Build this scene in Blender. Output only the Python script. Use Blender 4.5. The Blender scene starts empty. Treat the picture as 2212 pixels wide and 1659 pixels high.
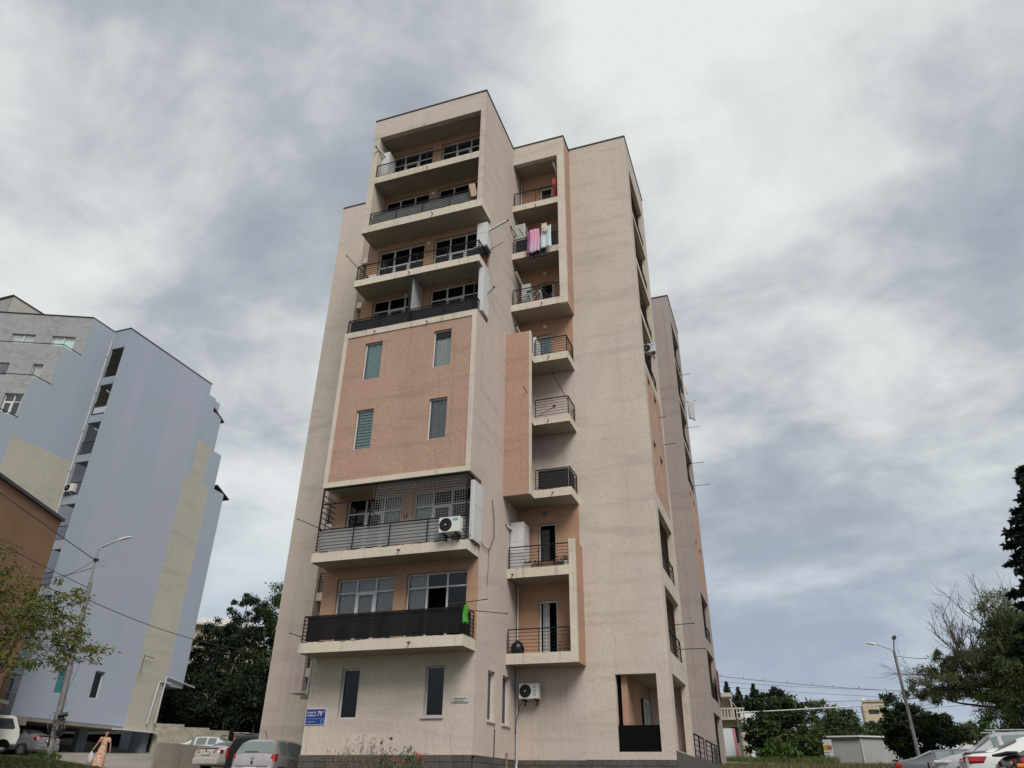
import bpy, bmesh, math, random
import numpy as np
from mathutils import Vector, Matrix
C=bpy.data.collections.new('scene'); bpy.context.scene.collection.children.link(C)
SC=bpy.context.scene
R=math.radians
PI=math.pi
# ------------------------------------------------------------------ camera
cam=bpy.data.cameras.new('camera'); camo=bpy.data.objects.new('camera',cam); C.objects.link(camo)
SC.camera=camo
right=Vector((0.94366554,0.33065689,0.01270346)); down=Vector((-0.14964894,0.46069563,-0.87485126)); fwd=Vector((-0.29512802,0.82366592,0.48422505))
M=Matrix(((right.x,-down.x,-fwd.x,0),(right.y,-down.y,-fwd.y,0),(right.z,-down.z,-fwd.z,0),(0,0,0,1)))
camo.matrix_world=M
cam.sensor_width=36; cam.lens=36*1594/2212; cam.clip_end=3000; cam.clip_start=0.1
SC.render.resolution_x=1024; SC.render.resolution_y=768
SC.view_settings.view_transform='Standard'; SC.view_settings.look='None'; SC.view_settings.exposure=1.0; SC.view_settings.gamma=1
# ------------------------------------------------------------------ sun + sky
SUN_EL,SUN_AZ=R(46),R(142)      # behind the photographer, through cloud
sun=bpy.data.lights.new('sun','SUN'); sun.energy=1.5; sun.angle=R(28); sun.color=(1,.95,.88)
suno=bpy.data.objects.new('sun',sun); C.objects.link(suno)
sd=Vector((math.sin(SUN_AZ)*math.cos(SUN_EL),math.cos(SUN_AZ)*math.cos(SUN_EL),math.sin(SUN_EL)))
suno.rotation_euler=sd.to_track_quat('Z','Y').to_euler()
W=bpy.data.worlds.new('World'); SC.world=W; W.use_nodes=True
nt=W.node_tree; nt.nodes.clear()
class NB:
    def __init__(s,nt): s.nt=nt
    def n(s,t,**k):
        nd=s.nt.nodes.new(t)
        for a,v in k.items(): setattr(nd,a,v)
        return nd
    def link(s,a,b): s.nt.links.new(a,b)
    def inp(s,nd,i,v):
        if hasattr(v,'is_output') or isinstance(v,bpy.types.NodeSocket): s.link(v,nd.inputs[i])
        else: nd.inputs[i].default_value=v
    def math(s,op,a,b=0.0,clamp=False):
        nd=s.n('ShaderNodeMath',operation=op,use_clamp=clamp); s.inp(nd,0,a); s.inp(nd,1,b); return nd.outputs[0]
    def vmath(s,op,a,b):
        nd=s.n('ShaderNodeVectorMath',operation=op); s.inp(nd,0,a); s.inp(nd,1,b); return nd
    def noise(s,vec,scale,detail=4,rough=.5,dist=0,dims='3D'):
        nd=s.n('ShaderNodeTexNoise',noise_dimensions=dims); s.inp(nd,'Vector',vec); nd.inputs['Scale'].default_value=scale
        nd.inputs['Detail'].default_value=detail; nd.inputs['Roughness'].default_value=rough; nd.inputs['Distortion'].default_value=dist; return nd.outputs[0]
    def ramp(s,f,stops,interp='LINEAR'):
        nd=s.n('ShaderNodeValToRGB'); cr=nd.color_ramp; cr.interpolation=interp
        while len(cr.elements)<len(stops): cr.elements.new(.5)
        for e,(p,c) in zip(cr.elements,stops):
            e.position=p; e.color=(c[0],c[1],c[2],1) if not isinstance(c,(int,float)) else (c,c,c,1)
        s.inp(nd,0,f); return nd.outputs[0]
    def mix(s,f,a,b,bt='MIX'):
        nd=s.n('ShaderNodeMix',data_type='RGBA',blend_type=bt)
        s.inp(nd,0,f)
        for i,v in ((6,a),(7,b)):
            if isinstance(v,(tuple,list)): v=(v[0],v[1],v[2],1)
            s.inp(nd,i,v)
        return nd.outputs[2]
    def mapr(s,v,a,b,c,d,smooth=False):
        nd=s.n('ShaderNodeMapRange'); nd.interpolation_type='SMOOTHSTEP' if smooth else 'LINEAR'
        s.inp(nd,0,v)
        for i,x in enumerate((a,b,c,d)): nd.inputs[i+1].default_value=x
        return nd.outputs[0]
    def mapping(s,v,sc,loc=(0,0,0),rot=(0,0,0)):
        nd=s.n('ShaderNodeMapping'); s.inp(nd,0,v); nd.inputs[1].default_value=loc; nd.inputs[2].default_value=rot; nd.inputs[3].default_value=sc; return nd.outputs[0]
b=NB(nt)
tc=b.n('ShaderNodeTexCoord').outputs['Generated']
sep=b.n('ShaderNodeSeparateXYZ'); b.link(tc,sep.inputs[0])
zz=b.math('MAXIMUM',sep.outputs[2],0.0); den=b.math('ADD',zz,0.30)
px_=b.math('DIVIDE',sep.outputs[0],den); py_=b.math('DIVIDE',sep.outputs[1],den)
cmb=b.n('ShaderNodeCombineXYZ'); b.link(px_,cmb.inputs[0]); b.link(py_,cmb.inputs[1])
cv=b.mapping(cmb.outputs[0],(1.0,1.15,1),(7.3,2.2,0),(0,0,R(20)))
n1=b.noise(cv,2.3,8,.54,.35); n2=b.noise(cv,6.5,7,.58,.5); n3=b.noise(cv,.9,3,.5,.2)
f=b.math('ADD',b.math('ADD',b.math('MULTIPLY',n1,.74),b.math('MULTIPLY',n2,.24)),b.math('MULTIPLY',n3,.02))
SKYB=[((0.054, 0.646, 0.762), 0.15, 0.07), ((0.093, 0.722, 0.686), 0.1, 0.06), ((-0.496, 0.468, 0.731), 0.1, 0.06), ((-0.692, 0.405, 0.598), 0.13, 0.04), ((-0.491, 0.53, 0.691), 0.08, 0.04), ((0.044, 0.823, 0.567), 0.1, 0.03), ((-0.417, 0.476, 0.774), 0.12, -0.06), ((-0.544, 0.375, 0.751), 0.1, -0.05), ((-0.627, 0.477, 0.616), 0.09, -0.05), ((-0.508, 0.595, 0.623), 0.07, -0.05), ((0.14, 0.684, 0.716), 0.09, -0.05), ((0.214, 0.845, 0.489), 0.16, -0.03), ((-0.176, 0.603, 0.778), 0.1, 0.02), ((0.039, 0.975, 0.217), 0.11, -0.1), ((0.009, 0.932, 0.361), 0.09, 0.02), ((0.239, 0.902, 0.361), 0.09, 0.03), ((-0.599, 0.7, 0.39), 0.1, 0.03), ((-0.67, 0.323, 0.668), 0.14, 0.01), ((-0.62, 0.733, 0.28), 0.08, 0.06), ((0.3, 0.715, 0.631), 0.15, -0.005)]
for d,w,a in SKYB:
    if a>0: a*=.9
    dv=Vector(d).normalized()
    dt=b.vmath('DOT_PRODUCT',tc,tuple(dv)).outputs['Value']
    g=b.mapr(dt,math.cos(w*2.0),1.0,0.0,a,True); f=b.math('ADD',f,g)
col=b.ramp(f,[(.35,(.31,.335,.375)),(.43,(.39,.415,.45)),(.49,(.49,.52,.535)),(.55,(.59,.62,.615)),(.64,(.69,.715,.70))])
# towards the horizon the cloud sheet turns blue grey and even
hz=b.mapr(sep.outputs[2],.02,.44,1.0,0.0,True)
col=b.mix(b.math('MULTIPLY',hz,.72),col,(.305,.37,.475))
sky=b.n('ShaderNodeTexSky',sky_type='NISHITA'); sky.sun_disc=False; sky.sun_elevation=SUN_EL; sky.sun_rotation=SUN_AZ; sky.altitude=500
bg1=b.n('ShaderNodeBackground'); b.link(sky.outputs[0],bg1.inputs[0]); bg1.inputs[1].default_value=.05
bg2=b.n('ShaderNodeBackground'); b.link(col,bg2.inputs[0]); bg2.inputs[1].default_value=.61
mx=b.n('ShaderNodeMixShader'); mx.inputs[0].default_value=.93; b.link(bg1.outputs[0],mx.inputs[1]); b.link(bg2.outputs[0],mx.inputs[2])
out=b.n('ShaderNodeOutputWorld'); b.link(mx.outputs[0],out.inputs[0])

# ------------------------------------------------------------------ materials
MATS={}
def mat(name,fn):
    m=bpy.data.materials.new(name); m.use_nodes=True; m.node_tree.nodes.clear()
    bb=NB(m.node_tree); o=bb.n('ShaderNodeOutputMaterial'); sh=fn(bb); bb.link(sh,o.inputs[0]); MATS[name]=m; return m
def princ(bb,col,rough=.8,metal=0,spec=.5,normal=None,**k):
    p=bb.n('ShaderNodeBsdfPrincipled')
    if isinstance(col,(tuple,list)): col=(col[0],col[1],col[2],1)
    bb.inp(p,'Base Color',col); bb.inp(p,'Roughness',rough); p.inputs['Metallic'].default_value=metal; p.inputs['Specular IOR Level'].default_value=spec
    if normal is not None: bb.link(normal,p.inputs['Normal'])
    for a,v in k.items(): p.inputs[a].default_value=v
    return p.outputs[0]
def pos(bb): return bb.n('ShaderNodeNewGeometry').outputs['Position']
def bump(bb,h,st,dist=.02):
    n=bb.n('ShaderNodeBump'); n.inputs['Strength'].default_value=st; n.inputs['Distance'].default_value=dist; bb.link(h,n.inputs['Height']); return n.outputs[0]
def scale(c,k): return tuple(x*k for x in c)
def stucco(name,c,c2=None,rough=.9,streak=.35,vert=True,dirt=(.16,.14,.11),bs=.6):
    c2=c2 or scale(c,.82)
    def fn(bb):
        p=pos(bb)
        fine=bb.noise(bb.mapping(p,(17,17,5.0) if vert else (14,14,14)),1,5,.62,.6)
        scr=bb.noise(bb.mapping(p,(20,20,3.2)),1,3,.55,1.6)
        big=bb.noise(bb.mapping(p,(.35,.35,.16)),1,5,.6,.3)
        mid=bb.noise(bb.mapping(p,(1.3,1.3,.5)),1,4,.6)
        col=bb.mix(bb.mapr(big,.38,.64,0,1,True),c,c2)
        col=bb.mix(bb.mapr(mid,.35,.7,0,.5),col,scale(c,.88))
        col=bb.mix(bb.mapr(fine,.38,.72,0,.45),col,scale(c,.74))
        col=bb.mix(bb.mapr(scr,.60,.70,0,.42),col,scale(c,.55))
        lift=bb.noise(bb.mapping(p,(.22,.22,1.5),(3,1,0)),1,4,.65,.25)
        col=bb.mix(bb.mapr(lift,.50,.66,0,.42,True),col,scale(c2,.70))
        tint=bb.noise(bb.mapping(p,(.5,.5,.35),(9,4,2)),1,3,.5,.3)
        col=bb.mix(bb.mapr(tint,.48,.66,0,.40,True),col,(c[0]*.90,c[1]*.86,c[2]*1.02))
        blot=bb.noise(bb.mapping(p,(2.4,2.4,2.0),(1,7,5)),1,6,.72,.8)
        col=bb.mix(bb.mapr(blot,.57,.72,0,.38),col,scale(c,.60))
        sx=bb.noise(bb.mapping(p,(3.2,3.2,.10)),1,5,.7,.2)
        col=bb.mix(bb.mapr(sx,.56,.80,0,streak),col,dirt)
        h=bb.math('ADD',fine,bb.math('MULTIPLY',scr,-.7))
        return princ(bb,col,rough,spec=.25,normal=bump(bb,h,bs,.03))
    return mat(name,fn)
CREAM=(.57,.50,.428)
stucco('cream',CREAM,(.515,.445,.385))
stucco('creamside',(.56,.475,.415),(.50,.425,.395))
stucco('pink',(.46,.30,.228),(.415,.265,.20),bs=1.0)
stucco('peach',(.42,.26,.17),(.39,.235,.155),streak=.1,bs=.25)
stucco('slabpaint',(.64,.57,.47),(.58,.51,.42),streak=.9,dirt=(.20,.18,.13))
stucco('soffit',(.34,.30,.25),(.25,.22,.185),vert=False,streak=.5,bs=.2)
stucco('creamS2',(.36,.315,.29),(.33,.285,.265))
def bluefn(bb):
    p=pos(bb); big=bb.noise(bb.mapping(p,(.12,.12,.07)),1,4,.6,.4); mid=bb.noise(bb.mapping(p,(.05,.35,.03)),1,3,.5)
    fine=bb.noise(bb.mapping(p,(5,5,9)),1,5,.6)
    col=bb.mix(bb.mapr(big,.42,.6,0,1,True),(.35,.39,.475),(.33,.387,.44))
    col=bb.mix(bb.mapr(mid,.45,.6,0,.45,True),col,(.40,.415,.49))
    col=bb.mix(bb.mapr(fine,.4,.75,0,.35),col,(.30,.335,.43))
    return princ(bb,col,.9,spec=.2,normal=bump(bb,fine,.3,.02))
mat('blue',bluefn)
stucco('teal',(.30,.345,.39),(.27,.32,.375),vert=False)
stucco('yellowpaint',(.48,.455,.385),(.45,.425,.365),vert=False,streak=.1,bs=.3)
def grayfn(bb):
    p=pos(bb); a=bb.noise(bb.mapping(p,(1.6,1.6,3)),1,6,.68,.8); c=bb.noise(bb.mapping(p,(.5,.5,1.3)),1,5,.65)
    col=bb.mix(bb.mapr(a,.40,.62,0,1),(.29,.30,.30),(.22,.225,.225)); col=bb.mix(bb.mapr(c,.45,.65,0,.6),col,(.30,.31,.31))
    return princ(bb,col,.9,normal=bump(bb,a,.5,.03))
mat('rawplaster',grayfn)
stucco('brown',(.34,.205,.125),(.29,.175,.11),vert=False,streak=.5)
stucco('redwall',(.22,.06,.045),vert=False)
def flat(name,c,rough=.5,metal=0,spec=.5,var=.12,sc=6,bs=0.0,**k):
    def fn(bb):
        p=pos(bb); n=bb.noise(p,sc,4,.6)
        col=bb.mix(bb.mapr(n,.3,.7,0,1),scale(c,1-var),scale(c,1+var))
        return princ(bb,col,rough,metal,spec,normal=bump(bb,n,bs,.01) if bs else None,**k)
    return mat(name,fn)
flat('iron',(.010,.010,.012),.65,spec=.2); flat('coping',(.03,.028,.026),.5)
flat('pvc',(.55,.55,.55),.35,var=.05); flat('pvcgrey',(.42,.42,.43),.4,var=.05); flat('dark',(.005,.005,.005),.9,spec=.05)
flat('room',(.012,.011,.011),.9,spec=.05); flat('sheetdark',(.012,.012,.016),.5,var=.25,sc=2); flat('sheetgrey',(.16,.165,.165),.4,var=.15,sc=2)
flat('curtain',(.80,.80,.78),.9,var=.06); flat('curtaindark',(.40,.40,.41),.9,var=.1)
flat('cyancurtain',(.52,.68,.68),.9,var=.05)
flat('galv',(.30,.30,.31),.45,metal=.6,var=.2,sc=9); flat('concretepole',(.17,.165,.165),.85,var=.25,sc=5,bs=.3)
flat('whitemetal',(.60,.61,.60),.4,var=.05); flat('acwhite',(.58,.58,.54),.45,var=.05); flat('black',(.01,.01,.011),.4)
flat('rubber',(.02,.02,.02),.8); flat('redlens',(.33,.012,.015),.15,spec=.7,var=.15); flat('clearlens',(.45,.45,.47),.1,spec=.8,var=.2,sc=20); flat('amber',(.6,.16,.02),.2)
flat('chrome',(.55,.56,.58),.18,metal=.9); flat('plate',(.6,.6,.6),.5); flat('wood',(.20,.12,.07),.7,var=.3)
flat('cardboard',(.38,.28,.20),.8); flat('rust',(.07,.045,.035),.8,var=.3)
flat('shinymid',(.10,.10,.105),.5)
def glassfn(bb):
    t=bb.n('ShaderNodeBsdfTransparent'); t.inputs[0].default_value=(.93,.95,.95,1)
    g=bb.n('ShaderNodeBsdfGlossy'); g.inputs[0].default_value=(.85,.88,.9,1); g.inputs[1].default_value=.04
    fr=bb.n('ShaderNodeFresnel'); fr.inputs[0].default_value=1.5
    m=bb.n('ShaderNodeMixShader'); bb.link(bb.math('ADD',bb.math('MULTIPLY',fr.outputs[0],.95),.0,True),m.inputs[0]); bb.link(t.outputs[0],m.inputs[1]); bb.link(g.outputs[0],m.inputs[2]); return m.outputs[0]
mat('glass',glassfn)
def sheetfn(tc_,gc,fac):
    def fn(bb):
        t=bb.n('ShaderNodeBsdfTransparent'); t.inputs[0].default_value=tc_+(1,)
        d=bb.n('ShaderNodeBsdfPrincipled'); d.inputs['Base Color'].default_value=gc+(1,); d.inputs['Roughness'].default_value=.6
        m=bb.n('ShaderNodeMixShader'); m.inputs[0].default_value=fac; bb.link(t.outputs[0],m.inputs[1]); bb.link(d.outputs[0],m.inputs[2]); return m.outputs[0]
    return fn
mat('polysheet',sheetfn((.85,.86,.87),(.42,.425,.43),.55)); mat('tintsheet',sheetfn((.35,.33,.33),(.012,.012,.014),.60))
mat('bagfilm',sheetfn((.9,.9,.9),(.55,.52,.54),.75))
def carpaint(name,c,rough=.28,metal=.4):
    def fn(bb):
        p=pos(bb); n=bb.noise(p,3,4,.6); n2=bb.noise(p,220,2,.5)
        col=bb.mix(bb.mapr(n,.3,.75,0,.35),c,scale(c,.75))
        return princ(bb,col,bb.mapr(n2,.3,.7,rough*.8,rough*1.3),metal,.5)
    return mat(name,fn)
carpaint('paint_silver',(.46,.46,.48)); carpaint('paint_pearl',(.60,.58,.56),metal=.2); carpaint('paint_beigesilver',(.44,.41,.42)); carpaint('paint_grey',(.12,.13,.14)); carpaint('paint_white',(.64,.64,.63),metal=.0,rough=.3); carpaint('paint_black',(.03,.03,.034)); carpaint('paint_darksilver',(.25,.25,.28)); carpaint('paint_truck',(.60,.61,.58),metal=0,rough=.45); carpaint('paint_navy',(.03,.032,.04))
carpaint('carglass',(.03,.035,.04),rough=.06,metal=0)
def cargl2(bb): return princ(bb,(.16,.20,.20),.08,0,.9)
mat('carglass_light',cargl2)
def leafmat(name,c1,c2,tr=.25):
    def fn(bb):
        p=pos(bb); n=bb.noise(p,1.3,4,.6); n2=bb.noise(p,9,2,.5)
        col=bb.mix(bb.mapr(n,.35,.65,0,1),c1,c2); col=bb.mix(bb.mapr(n2,.3,.7,0,.5),col,scale(c1,.6))
        d=princ(bb,col,.6,spec=.3); t=bb.n('ShaderNodeBsdfTranslucent'); bb.link(col,t.inputs[0])
        m=bb.n('ShaderNodeMixShader'); m.inputs[0].default_value=tr; bb.link(d,m.inputs[1]); bb.link(t.outputs[0],m.inputs[2]); return m.outputs[0]
    return mat(name,fn)
leafmat('leaf_yel',(.12,.125,.02),(.19,.17,.035)); leafmat('leaf_mid',(.042,.080,.017),(.080,.125,.028)); leafmat('leaf_dark',(.018,.034,.012),(.030,.050,.018)); leafmat('leaf_bright',(.05,.11,.015),(.085,.16,.025))
leafmat('leaf_pine',(.010,.022,.012),(.020,.038,.018),.1); leafmat('leaf_olive',(.10,.125,.055),(.16,.18,.085),.35); leafmat('leaf_cyp',(.012,.026,.018),(.020,.042,.026),.1)
leafmat('grassgreen',(.045,.075,.018),(.08,.11,.03)); leafmat('grassdry',(.17,.14,.07),(.23,.20,.11)); leafmat('straw',(.17,.14,.10),(.25,.20,.15)); leafmat('flowerpink',(.55,.09,.10),(.62,.16,.17))
flat('bark',(.075,.06,.048),.95,var=.35,sc=12,bs=.5); flat('twig',(.11,.09,.08),.9,var=.3)
def stonefn(bb):
    p=pos(bb); n=bb.noise(p,14,6,.7,.5); v=bb.n('ShaderNodeObjectInfo').outputs['Random']
    c=bb.mix(v,(.085,.070,.062),(.125,.105,.098)); c=bb.mix(bb.mapr(n,.35,.7,0,.8),c,(.05,.045,.042))
    return princ(bb,c,.9,normal=bump(bb,n,.8,.03))
mat('stone',stonefn)
def rubble(bb):
    p=pos(bb); n=bb.noise(bb.mapping(p,(2.6,2.6,3.4)),1,7,.75,.2); m=bb.noise(p,.6,4,.6)
    c=bb.mix(bb.mapr(n,.42,.6,0,1),(.36,.345,.27),(.24,.225,.18)); c=bb.mix(bb.mapr(m,.4,.65,0,.5),c,(.42,.40,.33))
    return princ(bb,c,.95,normal=bump(bb,n,1,.1))
mat('rubblewall',rubble)
def conc(name,c1,c2,sc=1.2):
    def fn(bb):
        p=pos(bb); n=bb.noise(p,sc,7,.7,.3); n2=bb.noise(bb.mapping(p,(2,2,.4)),1,5,.7)
        c=bb.mix(bb.mapr(n,.35,.65,0,1),c1,c2); c=bb.mix(bb.mapr(n2,.5,.75,0,.5),c,scale(c1,.55))
        return princ(bb,c,.9,normal=bump(bb,n,.4,.03))
    return mat(name,fn)
conc('concrete',(.21,.19,.165),(.27,.245,.21)); conc('asphalt',(.05,.05,.05),(.07,.068,.065),3); conc('yard',(.20,.185,.165),(.29,.265,.235),.5)
conc('kerbstone',(.26,.22,.16),(.34,.29,.21)); conc('kioskwall',(.30,.30,.295),(.34,.34,.335),.3)
conc('farbuilding',(.46,.38,.26),(.50,.42,.30),.1); conc('housewall',(.34,.29,.23),(.40,.34,.27),.3); conc('rooftin',(.42,.41,.39),(.48,.47,.44),.3); conc('garage_tint',(.13,.17,.20),(.16,.20,.24))
conc('villawall',(.40,.35,.29),(.46,.41,.34),.5)
def groundfn(bb):
    p=pos(bb); n=bb.noise(p,.35,7,.65,.4); n2=bb.noise(p,3,6,.7)
    c=bb.mix(bb.mapr(n,.42,.58,0,1),(.12,.10,.06),(.055,.075,.025)); c=bb.mix(bb.mapr(n2,.4,.7,0,.6),c,(.17,.145,.09))
    return princ(bb,c,.95,normal=bump(bb,n2,.6,.05))
mat('groundmat',groundfn)
def lady(bb):
    p=pos(bb); n=bb.noise(p,13,3,.6,1.5); n2=bb.noise(p,26,3,.6,1)
    c=bb.mix(bb.mapr(n,.47,.53,0,1),(.62,.44,.33),(.36,.12,.07)); c=bb.mix(bb.mapr(n2,.55,.6,0,.6),c,(.70,.58,.46)); return princ(bb,c,.9)
mat('floral',lady)
flat('skin',(.36,.20,.14),.6,var=.06); flat('hair',(.02,.014,.012),.5); flat('redcloth',(.32,.03,.035),.85,var=.2); flat('greencloth',(.05,.25,.025),.85,var=.25,sc=5)
def gradshirt(bb):
    p=pos(bb); s=bb.n('ShaderNodeSeparateXYZ'); bb.link(p,s.inputs[0]); c=bb.ramp(bb.mapr(s.outputs[2],22.9,24.6,0,1),[(0,(.42,.38,.50)),(.4,(.52,.36,.50)),(.75,(.62,.30,.42)),(1,(.60,.28,.38))]); return princ(bb,c,.9)
mat('tiedye',gradshirt); flat('plumcloth',(.19,.08,.19),.9,var=.2); flat('palebluecloth',(.50,.58,.62),.9,var=.06); flat('navycloth',(.03,.02,.045),.9); flat('creamcloth',(.55,.47,.36),.9)
flat('signblue',(.012,.035,.24),.4,var=.1); flat('signwhite',(.72,.72,.74),.5,var=.03); flat('signgrey',(.42,.41,.40),.5,var=.05); flat('yellowsign',(.62,.38,.03),.5,var=.05); flat('redink',(.40,.05,.03),.5); flat('blackink',(.03,.03,.03),.5); flat('midblue',(.03,.28,.62),.4)
flat('banner',(.62,.68,.72),.6,var=.04); flat('bannerpink',(.50,.20,.22),.6); flat('maroon',(.12,.02,.03),.8); flat('roofred',(.16,.04,.03),.7); flat('tealglass',(.04,.19,.21),.3,var=.3,sc=2)
def foil(bb):
    p=pos(bb); w=bb.n('ShaderNodeTexWave'); w.inputs['Scale'].default_value=2.2; w.inputs['Distortion'].default_value=2; bb.link(bb.mapping(p,(2,2,3),(0,0,0),(0,R(40),0)),w.inputs[0])
    return princ(bb,bb.mix(bb.mapr(w.outputs[1],.3,.7,0,1),(.30,.30,.29),(.52,.52,.50)),.3,.3)
mat('foil',foil)

# ------------------------------------------------------------------ mesh helpers
class MB:
    def __init__(s): s.v=[]; s.f=[]; s.m=[]
    def add(s,vs,fs,mi=0):
        o=len(s.v); s.v+= [tuple(v) for v in vs]; s.f+=[tuple(i+o for i in f) for f in fs]; s.m+=[mi]*len(fs); return s
    def box(s,x0,y0,z0,x1,y1,z1,mi=0):
        if x0>x1:x0,x1=x1,x0
        if y0>y1:y0,y1=y1,y0
        if z0>z1:z0,z1=z1,z0
        return s.add([(x0,y0,z0),(x1,y0,z0),(x1,y1,z0),(x0,y1,z0),(x0,y0,z1),(x1,y0,z1),(x1,y1,z1),(x0,y1,z1)],[(0,3,2,1),(4,5,6,7),(0,1,5,4),(1,2,6,5),(2,3,7,6),(3,0,4,7)],mi)
    def obox(s,c,u,w,h,d=None,mi=0):
        # oriented box: centre c, half vectors u,w,h
        c,u,w,h=map(Vector,(c,u,w,h)); vs=[c+a*u+b_*w+e*h for e in (-1,1) for (a,b_) in ((-1,-1),(1,-1),(1,1),(-1,1))]
        return s.add(vs,[(0,3,2,1),(4,5,6,7),(0,1,5,4),(1,2,6,5),(2,3,7,6),(3,0,4,7)],mi)
    def quad(s,a,b_,c,d,mi=0): return s.add([a,b_,c,d],[(0,1,2,3)],mi)
    def tube(s,pts,r,n=6,mi=0,cap=True,r2=None):
        pts=[Vector(p) for p in pts]; N=len(pts); vs=[];fs=[]
        for i,p in enumerate(pts):
            t=(pts[min(i+1,N-1)]-pts[max(i-1,0)]).normalized(); a=t.orthogonal().normalized() if abs(t.z)>.99 or True else None
            up=Vector((0,0,1)) if abs(t.z)<.9 else Vector((1,0,0)); a=t.cross(up).normalized(); c=t.cross(a).normalized()
            rr=r if r2 is None else r+(r2-r)*i/(N-1)
            for k in range(n):
                th=2*PI*k/n; vs.append(p+a*(rr*math.cos(th))+c*(rr*math.sin(th)))
        for i in range(N-1):
            for k in range(n): fs.append((i*n+k,i*n+(k+1)%n,(i+1)*n+(k+1)%n,(i+1)*n+k))
        if cap: fs.append(tuple(range(n))[::-1]); fs.append(tuple((N-1)*n+k for k in range(n)))
        return s.add(vs,fs,mi)
    def cyl(s,c,axis,r,h,n=16,mi=0,r2=None):
        c=Vector(c); a=Vector(axis).normalized(); return s.tube([c-a*h/2,c+a*h/2],r,n,mi,True,r2)
    def lathe(s,c,prof,n=16,mi=0,sx=1,sy=1,axis='z'):
        vs=[];fs=[]; c=Vector(c)
        for (r,z) in prof:
            for k in range(n):
                th=2*PI*k/n; q=(r*math.cos(th)*sx,r*math.sin(th)*sy,z)
                if axis=='y': q=(q[0],q[2],q[1])
                if axis=='x': q=(q[2],q[0],q[1])
                vs.append(c+Vector(q))
        for i in range(len(prof)-1):
            for k in range(n): fs.append((i*n+k,i*n+(k+1)%n,(i+1)*n+(k+1)%n,(i+1)*n+k))
        fs.append(tuple(range(n))[::-1]); fs.append(tuple((len(prof)-1)*n+k for k in range(n)))
        return s.add(vs,fs,mi)
    def build(s,name,mats,parent=None,smooth=None,label=None,bevel=0):
        if isinstance(mats,str): mats=[mats]
        me=bpy.data.meshes.new(name); me.from_pydata(s.v,[],s.f)
        for m in mats: me.materials.append(MATS[m])
        me.polygons.foreach_set('material_index',s.m)
        if smooth is not None:
            me.polygons.foreach_set('use_smooth',[True]*len(s.f)); me.update()
            if smooth<179: me.set_sharp_from_angle(angle=R(smooth))
        me.update()
        o=bpy.data.objects.new(name,me); C.objects.link(o)
        if bevel:
            bm=o.modifiers.new('bevel','BEVEL'); bm.width=bevel; bm.segments=2; bm.limit_method='ANGLE'
        if parent is not None: setp(o,parent)
        if label: o['label']=label
        return o
def worldloc(p):
    v=Vector((0,0,0)); m=Matrix.Identity(4)
    while p is not None:
        m=p.matrix_basis if p.parent is None else p.matrix_parent_inverse@p.matrix_basis
        if p.parent is None: return m
        p=p.parent
    return m
def setp(o,p):
    # every mesh is written in world coordinates: undo the root Empty's placement
    o.parent=p
    if p.parent is None: o.matrix_parent_inverse=p.matrix_basis.inverted()
def tag(o,label=None,cat=None,group=None,kind=None):
    if label:o['label']=label
    if cat:o['category']=cat
    if group:o['group']=group
    if kind:o['kind']=kind
    return o
def thing(name,label,cat,loc=(0,0,0),group=None):
    o=bpy.data.objects.new(name,None); C.objects.link(o); o.empty_display_size=.2; o.location=loc
    return tag(o,label,cat,group)
def copy_tree(o,loc,rz,label,group=None):
    r=o.copy(); C.objects.link(r); r.location=loc; r.rotation_euler=(0,0,rz); r['label']=label
    if group: r['group']=group
    for ch in list(o.children):
        c=ch.copy(); C.objects.link(c); c.parent=r
        for g in list(ch.children):
            d=g.copy(); C.objects.link(d); d.parent=c
    return r
def text(s,size,P,udir,vdir,mname,parent,name='lettering',sx=1,ext=.004,align='LEFT',lab=None):
    cu=bpy.data.curves.new('txt','FONT'); cu.body=s; cu.size=size; cu.extrude=ext; cu.align_x=align; cu.resolution_u=3
    to=bpy.data.objects.new('txt',cu); C.objects.link(to)
    dg=bpy.context.evaluated_depsgraph_get(); me=bpy.data.meshes.new_from_object(to.evaluated_get(dg)); bpy.data.objects.remove(to)
    u=Vector(udir).normalized(); v=Vector(vdir).normalized(); n=u.cross(v)
    mt=Matrix(((u.x*sx,v.x,n.x,P[0]),(u.y*sx,v.y,n.y,P[1]),(u.z*sx,v.z,n.z,P[2]),(0,0,0,1)))
    me.transform(mt); me.materials.clear(); me.materials.append(MATS[mname])
    o=bpy.data.objects.new(name,me); C.objects.link(o); setp(o,parent); return o

# ------------------------------------------------------------------ terrain
LT=[(0,-1.6),(8,-.9),(20,-.35),(31,.08),(40,.55),(46,.75),(51,.95),(57,1.72),(62,2.0),(70,3.6),(90,9.5),(120,14),(200,20),(400,30),(1200,60)]
RT=[(0,-1.6),(9,-.8),(12,-.55),(17,-.34),(24,-.12),(29,.10),(34,.15),(38,.5),(45,1.2),(50,1.5),(62,1.9),(70,2.2),(110,4),(200,7),(400,10),(1200,20)]
def g(x,y):
    d=math.hypot(x,y)
    if y<0: return float(np.interp(d,[0,1200],[-1.6,-3]))
    az=math.atan2(x,y); l=np.interp(d,[p[0] for p in LT],[p[1] for p in LT]); r=np.interp(d,[p[0] for p in RT],[p[1] for p in RT])
    t=min(1,max(0,(az+.38)/.26)); t=t*t*(3-2*t); z=l*(1-t)+r*t
    f=min(1,y/6.); z=z*f+(-1.6)*(1-f) if y<6 else z
    e=math.hypot((x+32.3)/5.5,(y-25.2)/4.0)
    if e<1: z+=.40*(1-e*e)**1.0*(1.2-.2)
    return float(z)
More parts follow.
